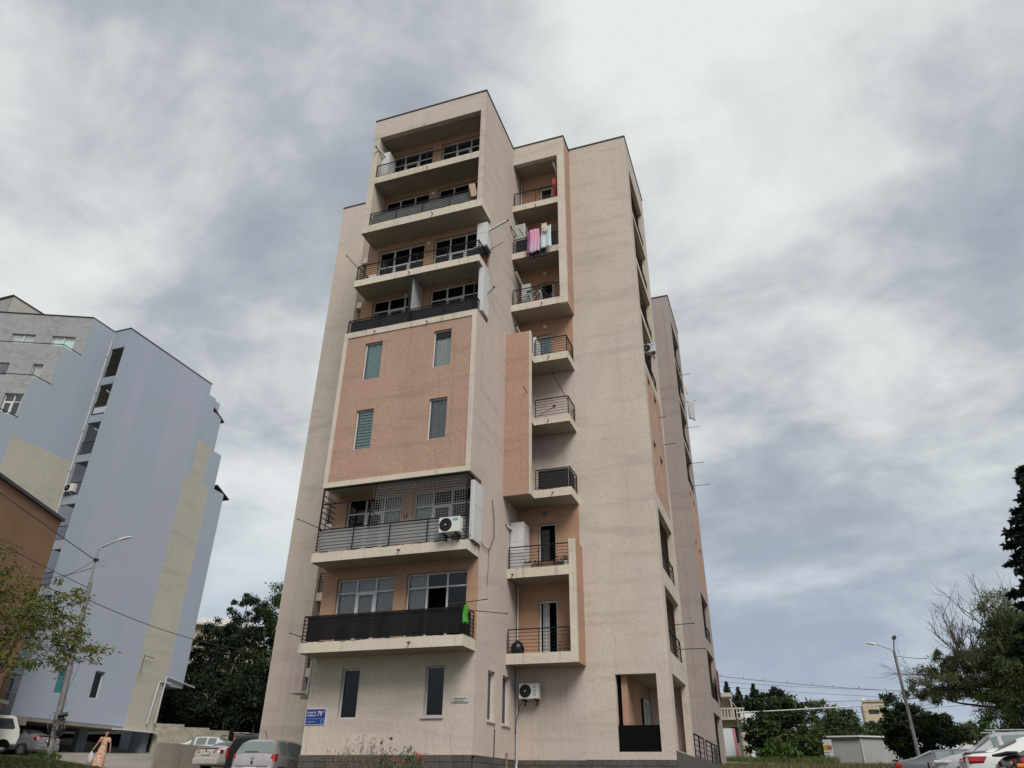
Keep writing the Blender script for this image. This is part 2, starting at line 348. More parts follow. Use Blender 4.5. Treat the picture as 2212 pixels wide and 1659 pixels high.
def terrain():
    xs=np.concatenate([-np.geomspace(900,62,16),np.arange(-60,32,1.0),np.geomspace(33,900,18)]); ys=np.concatenate([-np.geomspace(900,4,12),np.arange(-3,76,1.0),np.geomspace(78,1100,18)])
    vs=[(x,y,g(x,y)) for y in ys for x in xs]; n=len(xs); fs=[(j*n+i,j*n+i+1,(j+1)*n+i+1,(j+1)*n+i) for j in range(len(ys)-1) for i in range(n-1)]
    mb=MB(); mb.add(vs,fs); o=mb.build('ground','groundmat',smooth=180); tag(o,kind='structure')
    # street and yards: sheets just above the ground
    def sheet(name,poly,m,dz,step=1.0):
        x0=min(p[0] for p in poly);x1=max(p[0] for p in poly);y0=min(p[1] for p in poly);y1=max(p[1] for p in poly)
        def ins(x,y):
            c=False;j=len(poly)-1
            for i in range(len(poly)):
                xi,yi=poly[i];xj,yj=poly[j]
                if (yi>y)!=(yj>y) and x<(xj-xi)*(y-yi)/(yj-yi)+xi:c=not c
                j=i
            return c
        mb=MB()
        X=np.arange(math.floor(x0),x1,step);Y=np.arange(math.floor(y0),y1,step)
        for x in X:
            for y in Y:
                if ins(x+step/2,y+step/2): mb.quad(*[(a,c,g(a,c)+dz) for a,c in ((x,y),(x+step,y),(x+step,y+step),(x,y+step))])
        tag(mb.build(name,m,smooth=180),kind='structure')
    sheet('road',[(-60,-4),(30,-4),(30,9),(22,22),(16,30),(9,31),(2,22),(-10,15),(-22,11),(-60,4)],'asphalt',.012)
    sheet('yard',[(-34,31),(-27,27),(-21,23),(-17,22),(-17,28),(-22,34),(-30,42),(-37,48),(-43,50),(-46,42),(-43,33),(-40,30),(-37,30)],'yard',.016)
terrain()
# ------------------------------------------------------------------ building helpers
def wallmb(mb,O,u,nin,a0,a1,z0,z1,holes,th,mi=0,cb=None,cuts=()):
    """wall in the vertical plane through O along u (world z up), thickness th towards nin, with rectangular holes (a0,z0,a1,z1)"""
    O=Vector(O);u=Vector(u);nin=Vector(nin)
    A=sorted({round(x,4) for x in [a0,a1]+[h[0] for h in holes]+[h[2] for h in holes]+[c[1] for c in cuts if c[0]=='a'] if a0<=x<=a1})
    Z=sorted({round(x,4) for x in [z0,z1]+[h[1] for h in holes]+[h[3] for h in holes]+[c[1] for c in cuts if c[0]=='z'] if z0<=x<=z1})
    def P(a,z,n): q=O+u*a+nin*n; return (q.x,q.y,z)
    def isH(i,j):
        if i<0 or j<0 or i>=len(A)-1 or j>=len(Z)-1: return True
        am=(A[i]+A[i+1])/2; zm=(Z[j]+Z[j+1])/2
        return any(h[0]<am<h[2] and h[1]<zm<h[3] for h in holes)
    for i in range(len(A)-1):
        for j in range(len(Z)-1):
            if isH(i,j): continue
            m=cb((A[i]+A[i+1])/2,(Z[j]+Z[j+1])/2) if cb else mi
            x0,x1,y0,y1=A[i],A[i+1],Z[j],Z[j+1]
            mb.quad(P(x0,y0,0),P(x1,y0,0),P(x1,y1,0),P(x0,y1,0),m); mb.quad(P(x0,y0,th),P(x0,y1,th),P(x1,y1,th),P(x1,y0,th),m)
            if isH(i-1,j): mb.quad(P(x0,y0,0),P(x0,y1,0),P(x0,y1,th),P(x0,y0,th),m)
            if isH(i+1,j): mb.quad(P(x1,y0,0),P(x1,y0,th),P(x1,y1,th),P(x1,y1,0),m)
            if isH(i,j-1): mb.quad(P(x0,y0,0),P(x0,y0,th),P(x1,y0,th),P(x1,y0,0),m)
            if isH(i,j+1): mb.quad(P(x0,y1,0),P(x1,y1,0),P(x1,y1,th),P(x0,y1,th),m)
    return mb
class PL:
    """a vertical facade plane: point O, direction u along it, nin pointing into the building"""
    def __init__(s,O,u,nin): s.O=Vector(O);s.u=Vector(u);s.n=Vector(nin)
    def P(s,a,z,n=0): q=s.O+s.u*a+s.n*n; return Vector((q.x,q.y,z))
    def box(s,mb,a0,a1,z0,z1,n0,n1,mi=0):
        c=s.P((a0+a1)/2,(z0+z1)/2,(n0+n1)/2); return mb.obox(c,s.u*abs(a1-a0)/2,s.n*abs(n1-n0)/2,Vector((0,0,abs(z1-z0)/2)),mi=mi)
    def curtain(s,mb,a0,a1,z0,z1,n,amp=.03,wl=.13,mi=0):
        k=max(6,int((a1-a0)/wl*6)); vs=[];fs=[]
        for i in range(k+1):
            a=a0+(a1-a0)*i/k; d=n+amp*math.sin(i*2*PI/6+.6*math.sin(i*.7)); vs+= [s.P(a,z0,d),s.P(a,z1,d)]
        for i in range(k): fs.append((2*i,2*i+2,2*i+3,2*i+1))
        mb.add(vs,fs,mi)
def window(pl,par,a0,a1,z0,z1,depth=.14,cols=1,transom=None,fm='pvc',fw=.055,curtain=None,opened=None,sill=False,door=None,glass='glass',panel=None,gap=(0,1),tilt=False,ctop=1.0):
    mb=MB(); d0,d1=depth,depth+.06
    pl.box(mb,a0,a1,z0,z0+fw,d0,d1);pl.box(mb,a0,a1,z1-fw,z1,d0,d1);pl.box(mb,a0,a0+fw,z0+fw,z1-fw,d0,d1);pl.box(mb,a1-fw,a1,z0+fw,z1-fw,d0,d1)
    cw=(a1-a0)/cols
    for i in range(1,cols): pl.box(mb,a0+i*cw-fw*.6,a0+i*cw+fw*.6,z0+fw,z1-fw,d0-.01,d1)
    if transom: 
        for i in range(cols): pl.box(mb,a0+i*cw+fw*.61,a0+(i+1)*cw-fw*.61,transom-fw*.5,transom+fw*.5,d0,d1)
    if door is not None:      # balcony door leaf: frame and light lower panel
        l=a0+door*cw+fw*.7; r=a0+(door+1)*cw-fw*.7; t=(transom or z1)-fw*.6; bt=z0+fw
        if opened!=door:
            pl.box(mb,l,l+.07,bt,t,d0-.02,d1);pl.box(mb,r-.07,r,bt,t,d0-.02,d1);pl.box(mb,l+.07,r-.07,t-.07,t,d0-.02,d1);pl.box(mb,l+.07,r-.07,bt,bt+.08,d0-.02,d1)
    if panel:
        for i in range(cols): pl.box(mb,a0+i*cw+fw*.7,a0+(i+1)*cw-fw*.7,z0+fw,z0+panel,d0+.015,d1-.015)
    w=mb.build('window',[fm],par)
    gm=MB()
    for i in range(cols):
        l=a0+i*cw+fw*.6;r=a0+(i+1)*cw-fw*.6
        rows=[(z0+fw,z1-fw)] if not transom else [(z0+fw,transom-fw*.5),(transom+fw*.5,z1-fw)]
        if panel: rows[0]=(z0+panel,rows[0][1])
        for k,(q0,q1) in enumerate(rows):
            if opened==i and k==0: continue
            m=MB(); m.quad(pl.P(l,q0,d0+.03),pl.P(r,q0,d0+.03),pl.P(r,q1,d0+.03),pl.P(l,q1,d0+.03)); setp(m.build('pane',glass),w)
    if curtain:
        cm=MB(); A0=a0+.05+(a1-a0-.1)*gap[0]; A1=a0+.05+(a1-a0-.1)*gap[1]; pl.curtain(cm,A0,A1,z0+.04,z0+(z1-z0)*ctop-.05,d1+.045); setp(cm.build('curtain',curtain,smooth=180),w)
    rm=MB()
    # room box behind, its darkness put into the near-black colour
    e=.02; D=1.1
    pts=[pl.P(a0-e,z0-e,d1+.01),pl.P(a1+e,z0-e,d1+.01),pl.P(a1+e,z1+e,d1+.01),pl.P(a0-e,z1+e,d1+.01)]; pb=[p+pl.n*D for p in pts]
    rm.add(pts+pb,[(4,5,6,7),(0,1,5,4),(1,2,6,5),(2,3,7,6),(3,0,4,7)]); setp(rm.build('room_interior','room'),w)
    if sill:
        sm=MB(); pl.box(sm,a0-.06,a1+.06,z0-.07,z0-.005,-.06,depth); setp(sm.build('sill','cream'),w)
    return w
def railing(par,pts,z0,h=.86,nb=7,step=1.55,sheet=None,t=.014,first=.06,postm='iron',sheetoff=.03,inward=(0,1,0),barname='bar',vertical=False):
    """pts: list of (x,y) of the railing line; z0 its foot"""
    mb=MB()
    for i in range(len(pts)-1):   # the handrail is the part, posts and bars hang on it
        p=Vector((*pts[i],z0+h));q=Vector((*pts[i+1],z0+h)); u=(q-p).normalized(); w=Vector((-u.y,u.x,0)); e0=t*1.35
        mb.obox((p+q)/2,u*((q-p).length/2+e0),w*e0,(0,0,e0+i*.0007))
    r=mb.build('railing',[postm],par); n=nb
    for i in range(len(pts)-1):
        p=Vector((*pts[i],0));q=Vector((*pts[i+1],0)); L=(q-p).length; k=max(1,round(L/step))
        for j in range(k+1):
            if j==k and i<len(pts)-2: continue
            m=MB(); c=p+(q-p)*j/k; u=(q-p).normalized(); m.obox(c+Vector((0,0,z0+h/2-.03)),u*t,Vector((-u.y,u.x,0))*t,(0,0,h/2+.01)); setp(m.build('post',postm),r)
    for i in range(len(pts)-1):
        p=Vector((*pts[i],0));q=Vector((*pts[i+1],0)); u=(q-p).normalized(); w=Vector((-u.y,u.x,0)); L=(q-p).length
        if vertical:
            m=MB(); m.obox((p+q)/2+Vector((0,0,z0+h)),u*(L/2+t),w*(t*1.5),(0,0,t)); m.obox((p+q)/2+Vector((0,0,z0+.08)),u*(L/2),w*t*.8,(0,0,t*.8))
            for j in range(1,int(L/.12)): m.obox(p+u*.12*j+Vector((0,0,z0+h/2+.03)),u*.008,w*.008,(0,0,h/2-.05))
            setp(m.build(barname,postm),r); continue
        for j in range(n-1):
            z=z0+first+(h-first)*j/(n-1); m=MB(); tt=t*.58
            m.obox((p+q)/2+Vector((0,0,z))-w*t*.9*(1 if j<n-1 else 0),u*(L/2+.03+.02*(j<n-1)),w*tt,(0,0,tt)); setp(m.build(barname,postm),r)
    if sheet:
        m=MB()
        for i in range(len(pts)-1):
            p=Vector((*pts[i],0));q=Vector((*pts[i+1],0)); u=(q-p).normalized(); w=Vector((-u.y,u.x,0))
            m.obox((p+q)/2+Vector((0,0,z0+h/2))+w*.075,u*((q-p).length/2-.09),w*.003,(0,0,h/2-.01))
        setp(m.build('sheet',sheet),r)
    return r
def slab(par,x0,y0,z0,x1,y1,z1,name='slab',m=('slabpaint','soffit'),chip=0):
    # slab with rough, slightly broken upper edge on its front
    mb=MB(); 
    vs=[(x0,y0,z0),(x1,y0,z0),(x1,y1,z0),(x0,y1,z0),(x0,y0,z1),(x1,y0,z1),(x1,y1,z1),(x0,y1,z1)]
    if chip:
        rnd=random.Random(int(x0*31+z0*17)); N=int((x1-x0)/.06); top=[]
        o=0
        pts=[]
        for i in range(N+1):
            x=x0+(x1-x0)*i/N; o=.8*o+rnd.gauss(0,.012); pts.append((x,y0-.002,z1-abs(o)*chip))
        base=[(p[0],y0-.002,z0) for p in pts]; vv=pts+base; M_=len(pts)
        mb.add(vv,[(M_+i,M_+i+1,i+1,i) for i in range(N)],0)
        # exposed grey concrete rim just behind
        mb.box(x0+.005,y0+.012,z0+.01,x1-.005,y0+.03,z1-.004,2)
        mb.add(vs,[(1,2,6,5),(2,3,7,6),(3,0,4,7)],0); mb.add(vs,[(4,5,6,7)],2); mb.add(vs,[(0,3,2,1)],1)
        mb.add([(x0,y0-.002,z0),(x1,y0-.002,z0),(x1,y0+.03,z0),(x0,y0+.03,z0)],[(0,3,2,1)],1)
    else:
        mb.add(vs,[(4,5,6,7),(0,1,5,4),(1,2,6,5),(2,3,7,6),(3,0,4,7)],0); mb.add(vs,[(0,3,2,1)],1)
    return mb.build(name,list(m)+['concrete'],par)
def part(par,name,boxes,m,**k):
    for b_ in boxes:
        mb=MB(); mb.box(*b_); o=mb.build(name,m,par,**k)
    return o

# ------------------------------------------------------------------ main apartment building
Y0,YC,YR,YS=23.36,24.5,27.5,28.7
XL,XR=-16.25,-9.95; XP=-7.25; XS=-4.07; ZT=30.9
BLD=thing('apartment_building','tall cream and salmon apartment tower with stacked balconies in the middle of the picture','building',(-12,28,.3))
front=PL((0,YC,0),(1,0,0),(0,1,0)); frontB=PL((0,Y0,0),(1,0,0),(0,1,0)); back=PL((0,YS,0),(1,0,0),(0,1,0)); side=PL((XR,0,0),(0,1,0),(-1,0,0)); sideS=PL((XS,0,0),(0,1,0),(-1,0,0))
TOPS={2:4.57,3:7.80,4:10.73,6:17.57,7:20.47,8:23.70,9:26.78}; UND={2:4.20,3:7.43,4:10.36,6:17.27,7:20.12,8:23.27,9:26.38}
big=[(-15.74,-13.29),(-12.80,-10.39)]
holes=[(-15.08,2.16,-14.35,3.80),(-11.78,2.19,-11.08,3.78)]
for fl in (2,3,6,7,8,9):
    for a0,a1 in big: holes.append((a0,TOPS[fl]+.02,a1,TOPS[fl]+2.46))
mb=MB(); wallmb(mb,(0,YC,0),(1,0,0),(0,1,0),-16.35,XR-.002,1.03,30.6,holes,.25,cb=lambda a,z:0 if z<4.3 else 1,cuts=[('z',4.3)])
mb.build('wall',['cream','peach'],BLD,label='front wall behind the balconies, cream below and peach above')
# right flank of the tower with two narrow windows
wallmb(mb:=MB(),side.O,side.u,side.n,YC+.252,YS-.003,1.03,30.87,[(25.72,2.15,26.42,3.76),(27.22,2.14,27.98,3.78)],.25); mb.build('wall','creamside',BLD)
part(BLD,'wall',[(XR-.0015,YC+.001,1.032,XR+.004,YC+.2525,30.86)],'creamside')
part(BLD,'wall',[(-16.35,YC+.252,.9,-16.1,29.6,30.8)],'cream')
part(BLD,'roof',[(-16.1,YC+.25,30.5,-10.2,29.0,30.7)],'concrete')
# ground floor windows
window(front,BLD,-15.08,-14.35,2.16,3.80,.13,fw=.05,sill=False); window(front,BLD,-11.78,-11.08,2.19,3.78,.13,fm='pvcgrey',fw=.05,sill=True)
window(side,BLD,25.72,26.42,2.15,3.76,.12,fw=.05,sill=True,curtain='curtaindark'); window(side,BLD,27.22,27.98,2.14,3.78,.12,fw=.05,sill=True)
# big balcony windows
for fl in (2,3,6,7,8,9):
    z0=TOPS[fl]+.02; z1=TOPS[fl]+2.46
    for k,(a0,a1) in enumerate(big):
        if fl==2: window(front,BLD,a0,a1,z0,z1,.14,3,z1-.52,curtain='curtaindark',opened=1 if k==1 else None,door=1,gap=(0,1) if k==0 else (0,.33))
        elif fl==3: window(front,BLD,a0,a1,z0,z1,.14,3,z1-.62,curtain='curtaindark',door=1,gap=(.55,1) if k==0 else (0,.34))
        elif fl==7: window(front,BLD,a0,a1,z0,z1,.14,3,z1-.95,door=1,panel=.85)
        else: window(front,BLD,a0,a1,z0,z1,.14,3,z1-.62,door=1)
# pieces of curtain on floor 2 right window
# pink box, floors 4 and 5
ph=[(-15.1,15.07,-14.27,16.87),(-11.87,15.10,-11.06,16.85),(-15.12,11.87,-14.32,13.63),(-11.85,11.87,-11.06,13.64)]
mb=MB(); wallmb(mb,(0,Y0,0),(1,0,0),(0,1,0),-16.2,XR-.002,10.366,17.565,ph,.2,cb=lambda a,z:1 if (-16.02<a<-10.15 and 10.57<z<17.29) else 0,cuts=[('a',-16.02),('a',-10.15),('z',10.57),('z',17.29)])
mb.build('wall',['cream','pink'],BLD,label='salmon pink rough rendered bay wall with cream border')
part(BLD,'border_strip',[(-16.2,Y0-.035,17.29,XR,Y0-.002,17.57),(-16.2,Y0-.035,10.36,XR,Y0-.002,10.57),(-16.2,Y0-.035,10.572,-16.02,Y0-.002,17.288),(-10.15,Y0-.035,10.572,XR,Y0-.002,17.288)],'slabpaint')
part(BLD,'wall',[(-10.15,Y0+.202,10.366,XR,YC-.002,17.565)],'creamside'); part(BLD,'wall',[(-16.2,Y0+.202,10.366,-16.0,YC-.002,17.565)],'cream')
slab(BLD,-16.0,Y0+.2,10.37,-10.15,YC-.003,10.6); part(BLD,'slab',[(-16.0,Y0+.2,17.3,-10.15,YC-.003,17.56)],'concrete')
window(frontB,BLD,*ph[0][::2],*ph[0][1::2],.085,fw=.05,curtain='cyancurtain'); window(frontB,BLD,*ph[1][::2],*ph[1][1::2],.085,fw=.05,curtain='curtain',ctop=.82)
w=window(frontB,BLD,*ph[2][::2],*ph[2][1::2],.085,fw=.05)
for i in range(12):
    m=MB(); z=11.97+i*.135; frontB.box(m,-15.05,-14.39,z,z+.10,.155,.165); setp(m.build('blind_slat','cyancurtain'),w)
window(frontB,BLD,*ph[3][::2],*ph[3][1::2],.085,fw=.05,curtain='curtaindark')
# balcony slabs
for fl in (2,3,7): slab(BLD,-16.28 if fl<7 else -16.12,Y0,UND[fl],XR-.02,YC-.003,TOPS[fl],chip=1.0 if fl<7 else .4)
# top box, floors 8 and 9
part(BLD,'pillar',[(-10.2,Y0,23.702,XR,YC-.003,30.87)],'creamside'); part(BLD,'pillar',[(-16.12,Y0+.004,23.27,-15.8,YC-.003,29.57)],'cream')
slab(BLD,-16.14,Y0-.004,23.262,XR+.004,YC-.004,23.70,chip=.6); slab(BLD,-15.8,Y0,26.38,-10.2,YC-.004,26.78,chip=.3)
part(BLD,'roof_beam',[(-16.16,Y0-.006,29.57,-10.2,Y0+.25,30.87)],'cream'); slab(BLD,-16.12,Y0+.25,29.6,-10.2,YC-.003,30.6,name='slab'); part(BLD,'wall',[(-16.12,Y0+.25,29.57,-15.86,YC,30.87)],'cream')
# right recess: back wall, frames, small balconies
rh=[(-9.02,4.60,-8.24,6.72),(-9.01,7.82,-8.27,9.9),(-8.99,17.42,-8.27,19.31),(-8.93,20.52,-8.15,22.43),(-8.9,23.75,-8.13,25.6),(-8.88,26.8,-8.11,28.83)]
mb=MB(); wallmb(mb,(0,YS,0),(1,0,0),(0,1,0),XR-.2,XP-.002,1.03,30.87,rh,.25,cb=lambda a,z:1 if (4.2<z<10.6 or z>17.2) else 0,cuts=[('z',4.2),('z',10.6),('z',17.2)]); mb.build('wall',['creamside','peach'],BLD)
window(back,BLD,-9.02,-8.24,4.60,6.72,.12,fw=.07,opened=0,curtain='curtaindark',gap=(.1,.5)); window(back,BLD,-9.01,-8.27,7.82,9.9,.12,fw=.05,opened=0)
w=window(back,BLD,-8.99,-8.27,17.42,19.31,.12,fw=.09,curtain='cyancurtain'); window(back,BLD,-8.93,-8.15,20.52,22.43,.12,fw=.11); window(back,BLD,-8.9,-8.13,23.75,25.6,.12,fw=.11); window(back,BLD,-8.88,-8.11,26.8,28.83,.12,fw=.12,transom=27.9)
mb=MB(); back.box(mb,-8.93,-8.6,7.86,9.7,.25,.30); mb.build('door_leaf','carglass',BLD)
for z in (4.19,7.39): slab(BLD,XR+.003,YR,z,-7.41,YS-.003,z+.37,chip=.2 if z>5 else 0)
part(BLD,'pillar',[(-7.41,YR-.004,4.187,-7.153,YR+.16,8.78)],'slabpaint')
part(BLD,'wall',[(-7.40,YR+.162,4.19,-7.153,YS-.003,8.77)],'peach',label='peach side panel of the two lowest recess balconies')
part(BLD,'slab',[(XR+.003,YR-.003,4.18,-7.41,YR,4.56)],'slabpaint')
for z in (20.13,23.27,26.40): slab(BLD,XR+.003,YR+(.0 if z>21 else -.003),z,-7.41,YS-.003,z+.38,chip=.2)
part(BLD,'pillar',[(-7.52,YR-.004,20.126,-7.153,YR+.16,29.7)],'slabpaint'); part(BLD,'wall',[(-7.42,YR+.162,20.13,-7.156,YS-.003,30.9)],'pink',label='salmon side panel of the three upper recess balconies')
part(BLD,'roof_beam',[(XR+.003,YR-.006,29.7,-7.158,YR+.24,30.95)],'cream'); slab(BLD,XR+.003,YR+.24,29.72,-7.42,YS-.003,30.8)
# middle of the recess: projecting panel and three small balconies
part(BLD,'wall',[(XR+.003,26.87,10.6,-8.8,27.06,18.44)],['pink'],label='narrow terracotta panel beside the small balconies')
part(BLD,'pillar',[(-8.83,26.866,10.596,-8.77,27.075,18.45)],'slabpaint')
for z in (10.6,13.93,17.08):
    slab(BLD,XR+.003,27.064,z,-8.8,YS-.003,z+.32); slab(BLD,-8.797,YR,z+(.003),-7.22,YS-.003,z+.36,chip=.5)
    mb=MB(); mb.add([(-8.8,27.06,z),(-8.8,YR-.003,z),(-8.2,YR-.003,z),(-8.8,27.06,z+.34),(-8.8,YR-.003,z+.34),(-8.2,YR-.003,z+.34)],[(0,1,2),(3,5,4),(0,2,5,3),(0,3,4,1),(1,4,5,2)]); 
# right slab wing S
mb=MB(); wallmb(mb,(0,YS,0),(1,0,0),(0,1,0),XP,XS-.002,1.05,31.1,[(-6.07,1.3,-4.56,3.87)],.28); mb.build('wall','cream',BLD,label='broad blank cream wall of the right wing')
SO=[(1.37,3.95),(4.72,7.2),(7.87,10.4),None,None,(17.35,20.0),(20.35,23.05),(23.45,26.15),(26.45,29.35)]
Ya,Yb,Ye=29.4,33.15,33.95
def flank(pl,yo,x,e0,mname,pw):
    hs=[(Ya+yo,o[0],Yb+yo,o[1]) for o in SO if o]; ws=[(29.7+yo,14.9,30.35+yo,16.75),(31.3+yo,14.9,32.1+yo,16.65),(29.85+yo,11.95,30.55+yo,13.65),(31.6+yo,11.95,32.4+yo,13.6)]
    mb=MB(); wallmb(mb,pl.O,pl.u,pl.n,YS+yo+.282,Ye+yo,e0,31.1,hs+ws,.22,cb=lambda a,z:1 if (29.2+yo<a<33.3+yo and 10.95<z<17.0) else 0,cuts=[('a',29.2+yo),('a',33.3+yo),('z',10.95),('z',17.0)])
    mb.build('wall',[mname,'pink'],BLD)
    for a0,z0,a1,z1 in ws: window(pl,BLD,a0,a1,z0,z1,.10,fw=.05)
    for k,o in enumerate(SO):
        if not o: continue
        zf=o[0]-.05
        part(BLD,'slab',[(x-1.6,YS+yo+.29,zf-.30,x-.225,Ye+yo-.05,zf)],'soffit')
        if k: railing(BLD,[(x-.09,Ya+yo),(x-.09,Yb+yo)],o[0]+.02,.9,6,1.9,t=.018)
    part(BLD,'wall',[(x-1.85,YS+yo+.29,e0,x-1.62,Ye+yo,31.0)],'peach'); part(BLD,'wall',[(x-1.6,Ye+yo-.22,e0,x-.225,Ye+yo-.003,31.0)],'creamside')
    part(BLD,'slab',[(x-3.1,YS+yo+.29,30.6,x-.225,Ye+yo-.3,30.9)],'soffit')
flank(sideS,0,XS,1.05,'cream',0)
# corner loggia seen through the ground floor opening
part(BLD,'parapet_sheet',[(-6.06,YS+.10,1.31,-4.57,YS+.14,2.16)],'dark'); 
pl2=PL((0,31.2,0),(1,0,0),(0,1,0))
part(BLD,'wall',[(-6.5,YS+.29,1.05,-6.25,31.0,4.2)],'peach'); 
part(BLD,'dark_window_panel',[(-6.245,29.35,1.6,-6.20,30.7,3.45)],'dark')  # near-black slab on the wall, the window's inner shade given as colour
for yy0 in (29.4,29.85,30.3): part(BLD,'window_bar',[(-6.198,yy0,1.6,-6.17,yy0+.05,3.45)],'pvc')
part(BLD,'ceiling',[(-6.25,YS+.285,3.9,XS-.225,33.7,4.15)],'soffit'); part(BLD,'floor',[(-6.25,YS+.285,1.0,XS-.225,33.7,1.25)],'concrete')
window(PL((-5.6,0,0),(0,1,0),(-1,0,0)),BLD,31.6,32.7,1.9,3.3,-.06,2,curtain='curtaindark')
# side fence panels and far pier of the flank
for y0_,y1_ in ((34.6,36.2),(36.4,38.0),(38.9,41.2),(41.5,43.9)): railing(BLD,[(XS-.05,y0_),(XS-.05,y1_)],1.36,.88,5,1.6,t=.02)
part(BLD,'plinth_wall',[(XS-.2,YS+.05,-.6,XS+.03,33.9,1.33),(XS-.2,33.95,.0,XS+.03,44,1.36)],'stone')
# second wing S2 far behind
pl3=PL((-4.15,0,0),(0,1,0),(-1,0,0))
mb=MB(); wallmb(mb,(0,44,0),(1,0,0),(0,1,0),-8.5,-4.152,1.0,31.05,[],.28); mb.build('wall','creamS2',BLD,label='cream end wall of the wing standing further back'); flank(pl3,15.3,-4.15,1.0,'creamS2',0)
# left wing W and the left recess
part(BLD,'wall',[(-21.3,YS,-.3,-19.55,YS+.3,30.95)],'cream',label='blank cream wall of the left wing'); part(BLD,'wall',[(-21.3,YS+.3,-.3,-21.0,33.9,30.95)],'cream'); part(BLD,'wall',[(-19.8,YS+.3,-.3,-19.55,30.6,30.9)],'creamside')
part(BLD,'wall',[(-19.549,28.703,-.3,-17.2,29.2,3.3)],'cream')
part(BLD,'wall',[(-19.55,30.3,-.3,-16.36,30.55,30.9)],'creamside')
for z in (4.2,7.4,10.6,13.9,17.2,20.2,23.3,26.4): 
    part(BLD,'slab',[(-19.53,YS+.12,z,-16.36,30.29,z+.36)],'slabpaint')
    if z<14: railing(BLD,[(-19.5,YS+.2),(-16.4,YS+.2)],z+.38,.85,7,1.5)
part(BLD,'slab',[(-19.53,YS,30.4,-16.36,30.29,30.9)],'cream')
# hidden bulk closing the block
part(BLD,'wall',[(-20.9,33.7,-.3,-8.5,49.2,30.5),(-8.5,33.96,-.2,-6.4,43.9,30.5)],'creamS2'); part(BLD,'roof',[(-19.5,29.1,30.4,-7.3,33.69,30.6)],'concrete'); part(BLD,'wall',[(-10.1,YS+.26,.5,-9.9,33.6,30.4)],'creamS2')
# copings
cp=.05
part(BLD,'roof_coping',[(-16.2,Y0-.04,30.87,XR+.04,Y0+.2,30.93),(XR-.2,Y0+.2,30.87,XR+.04,YR-.05,30.93),(XR-.1,YR-.045,30.95,-7.11,YR+.2,31.01),(-7.35,YR+.2,30.95,-7.11,YS-.05,31.01),(-7.35,YS-.04,31.1,XS+.04,YS+.2,31.16),(XS-.2,YS+.2,31.1,XS+.04,Ye,31.16),(-21.34,YS-.04,30.95,-16.3,YS+.2,31.01),(-8.5,43.96,31.05,-4.11,44.2,31.12),(-4.3,44.2,31.1,-4.11,49.25,31.16)],'coping')
# stone plinth: every stone its own piece
proto={}
def stones(a0,a1,zr,P,u,n,seed):
    rnd=random.Random(seed)
    for r,(z0,z1) in enumerate(zr):
        a=a0-(.2 if r%2 else 0)
        while a<a1:
            L=rnd.choice((.38,.46,.54)); s=max(a,a0); e=min(a+L,a1)
            if e-s>.06:
                m=MB(); d=rnd.uniform(0,.02); c=Vector(P)+Vector(u)*((s+e)/2)+Vector(n)*(-.03-d); m.obox((c.x,c.y,(z0+z1)/2),Vector(u)*((e-s)/2-.006),Vector(n)*.04,(0,0,(z1-z0)/2-.006)); m.build('stone','stone',BLD,bevel=.006)
            a+=L
zr=[(.24,.44),(.44,.63),(.63,.83),(.83,1.02)]
part(BLD,'plinth_backing',[(-16.33,YC+.02,-.5,XR-.02,YC+.3,1.028),(XR-.3,YC+.3,-.5,XR-.02,YS+.02,1.028),(XR-.3,YS+.03,-.5,XS-.02,YS+.3,1.04)],'dark')
stones(-16.35,XR,zr[1:],(0,YC,0),(1,0,0),(0,1,0),1); stones(YC,YS-.05,zr[1:],(XR,0,0),(0,1,0),(-1,0,0),2); stones(XR+.06,XS,[(z0+.02,z1+.02) for z0,z1 in zr],(0,YS,0),(1,0,0),(0,1,0),3)
part(BLD,'drip_cap',[(-16.37,YC-.09,1.02,XR+.09,YC-.005,1.04),(XR+.01,YC-.005,1.02,XR+.09,YS,1.04)],'concrete')
# railings
railing(BLD,[(-16.2,YC-.05),(-16.2,Y0+.05),(-10.03,Y0+.05),(-10.03,YC-.1)],4.62,.84,7,1.55,sheet='tintsheet')
railing(BLD,[(-16.15,YC-.05),(-16.15,Y0+.05),(-10.03,Y0+.05),(-10.03,YC-.1)],7.86,.82,7,1.55,sheet='polysheet')
railing(BLD,[(-16.12,YC-.05),(-16.12,Y0+.05),(-10.03,Y0+.05),(-10.03,YC-.1)],17.6,.66,7,1.55,sheet='sheetdark')
railing(BLD,[(-16.05,YC-.05),(-16.05,Y0+.05),(-10.03,Y0+.05),(-10.03,YC-.1)],20.5,.8,7,1.55)
railing(BLD,[(-15.78,Y0+.06),(-10.22,Y0+.06)],23.72,.72,7,1.4,sheet='sheetgrey'); railing(BLD,[(-15.78,Y0+.06),(-10.22,Y0+.06)],26.8,.82,7,1.4)
for z,sh in ((4.6,None),(7.8,None),(20.55,None),(23.7,'sheetdark'),(26.82,None)): railing(BLD,[(-9.88,YR+.06),(-7.55 if z>20 else -7.43,YR+.06)],z,.84,7,1.3,sheet=None if z!=23.7 else sh)
for z,sh in ((17.47,None),(14.33,None),(11.0,'sheetdark')): railing(BLD,[(-8.76,YR+.05),(-7.28,YR+.05),(-7.28,YS-.06)],z,.84,7,1.6,sheet=sh)
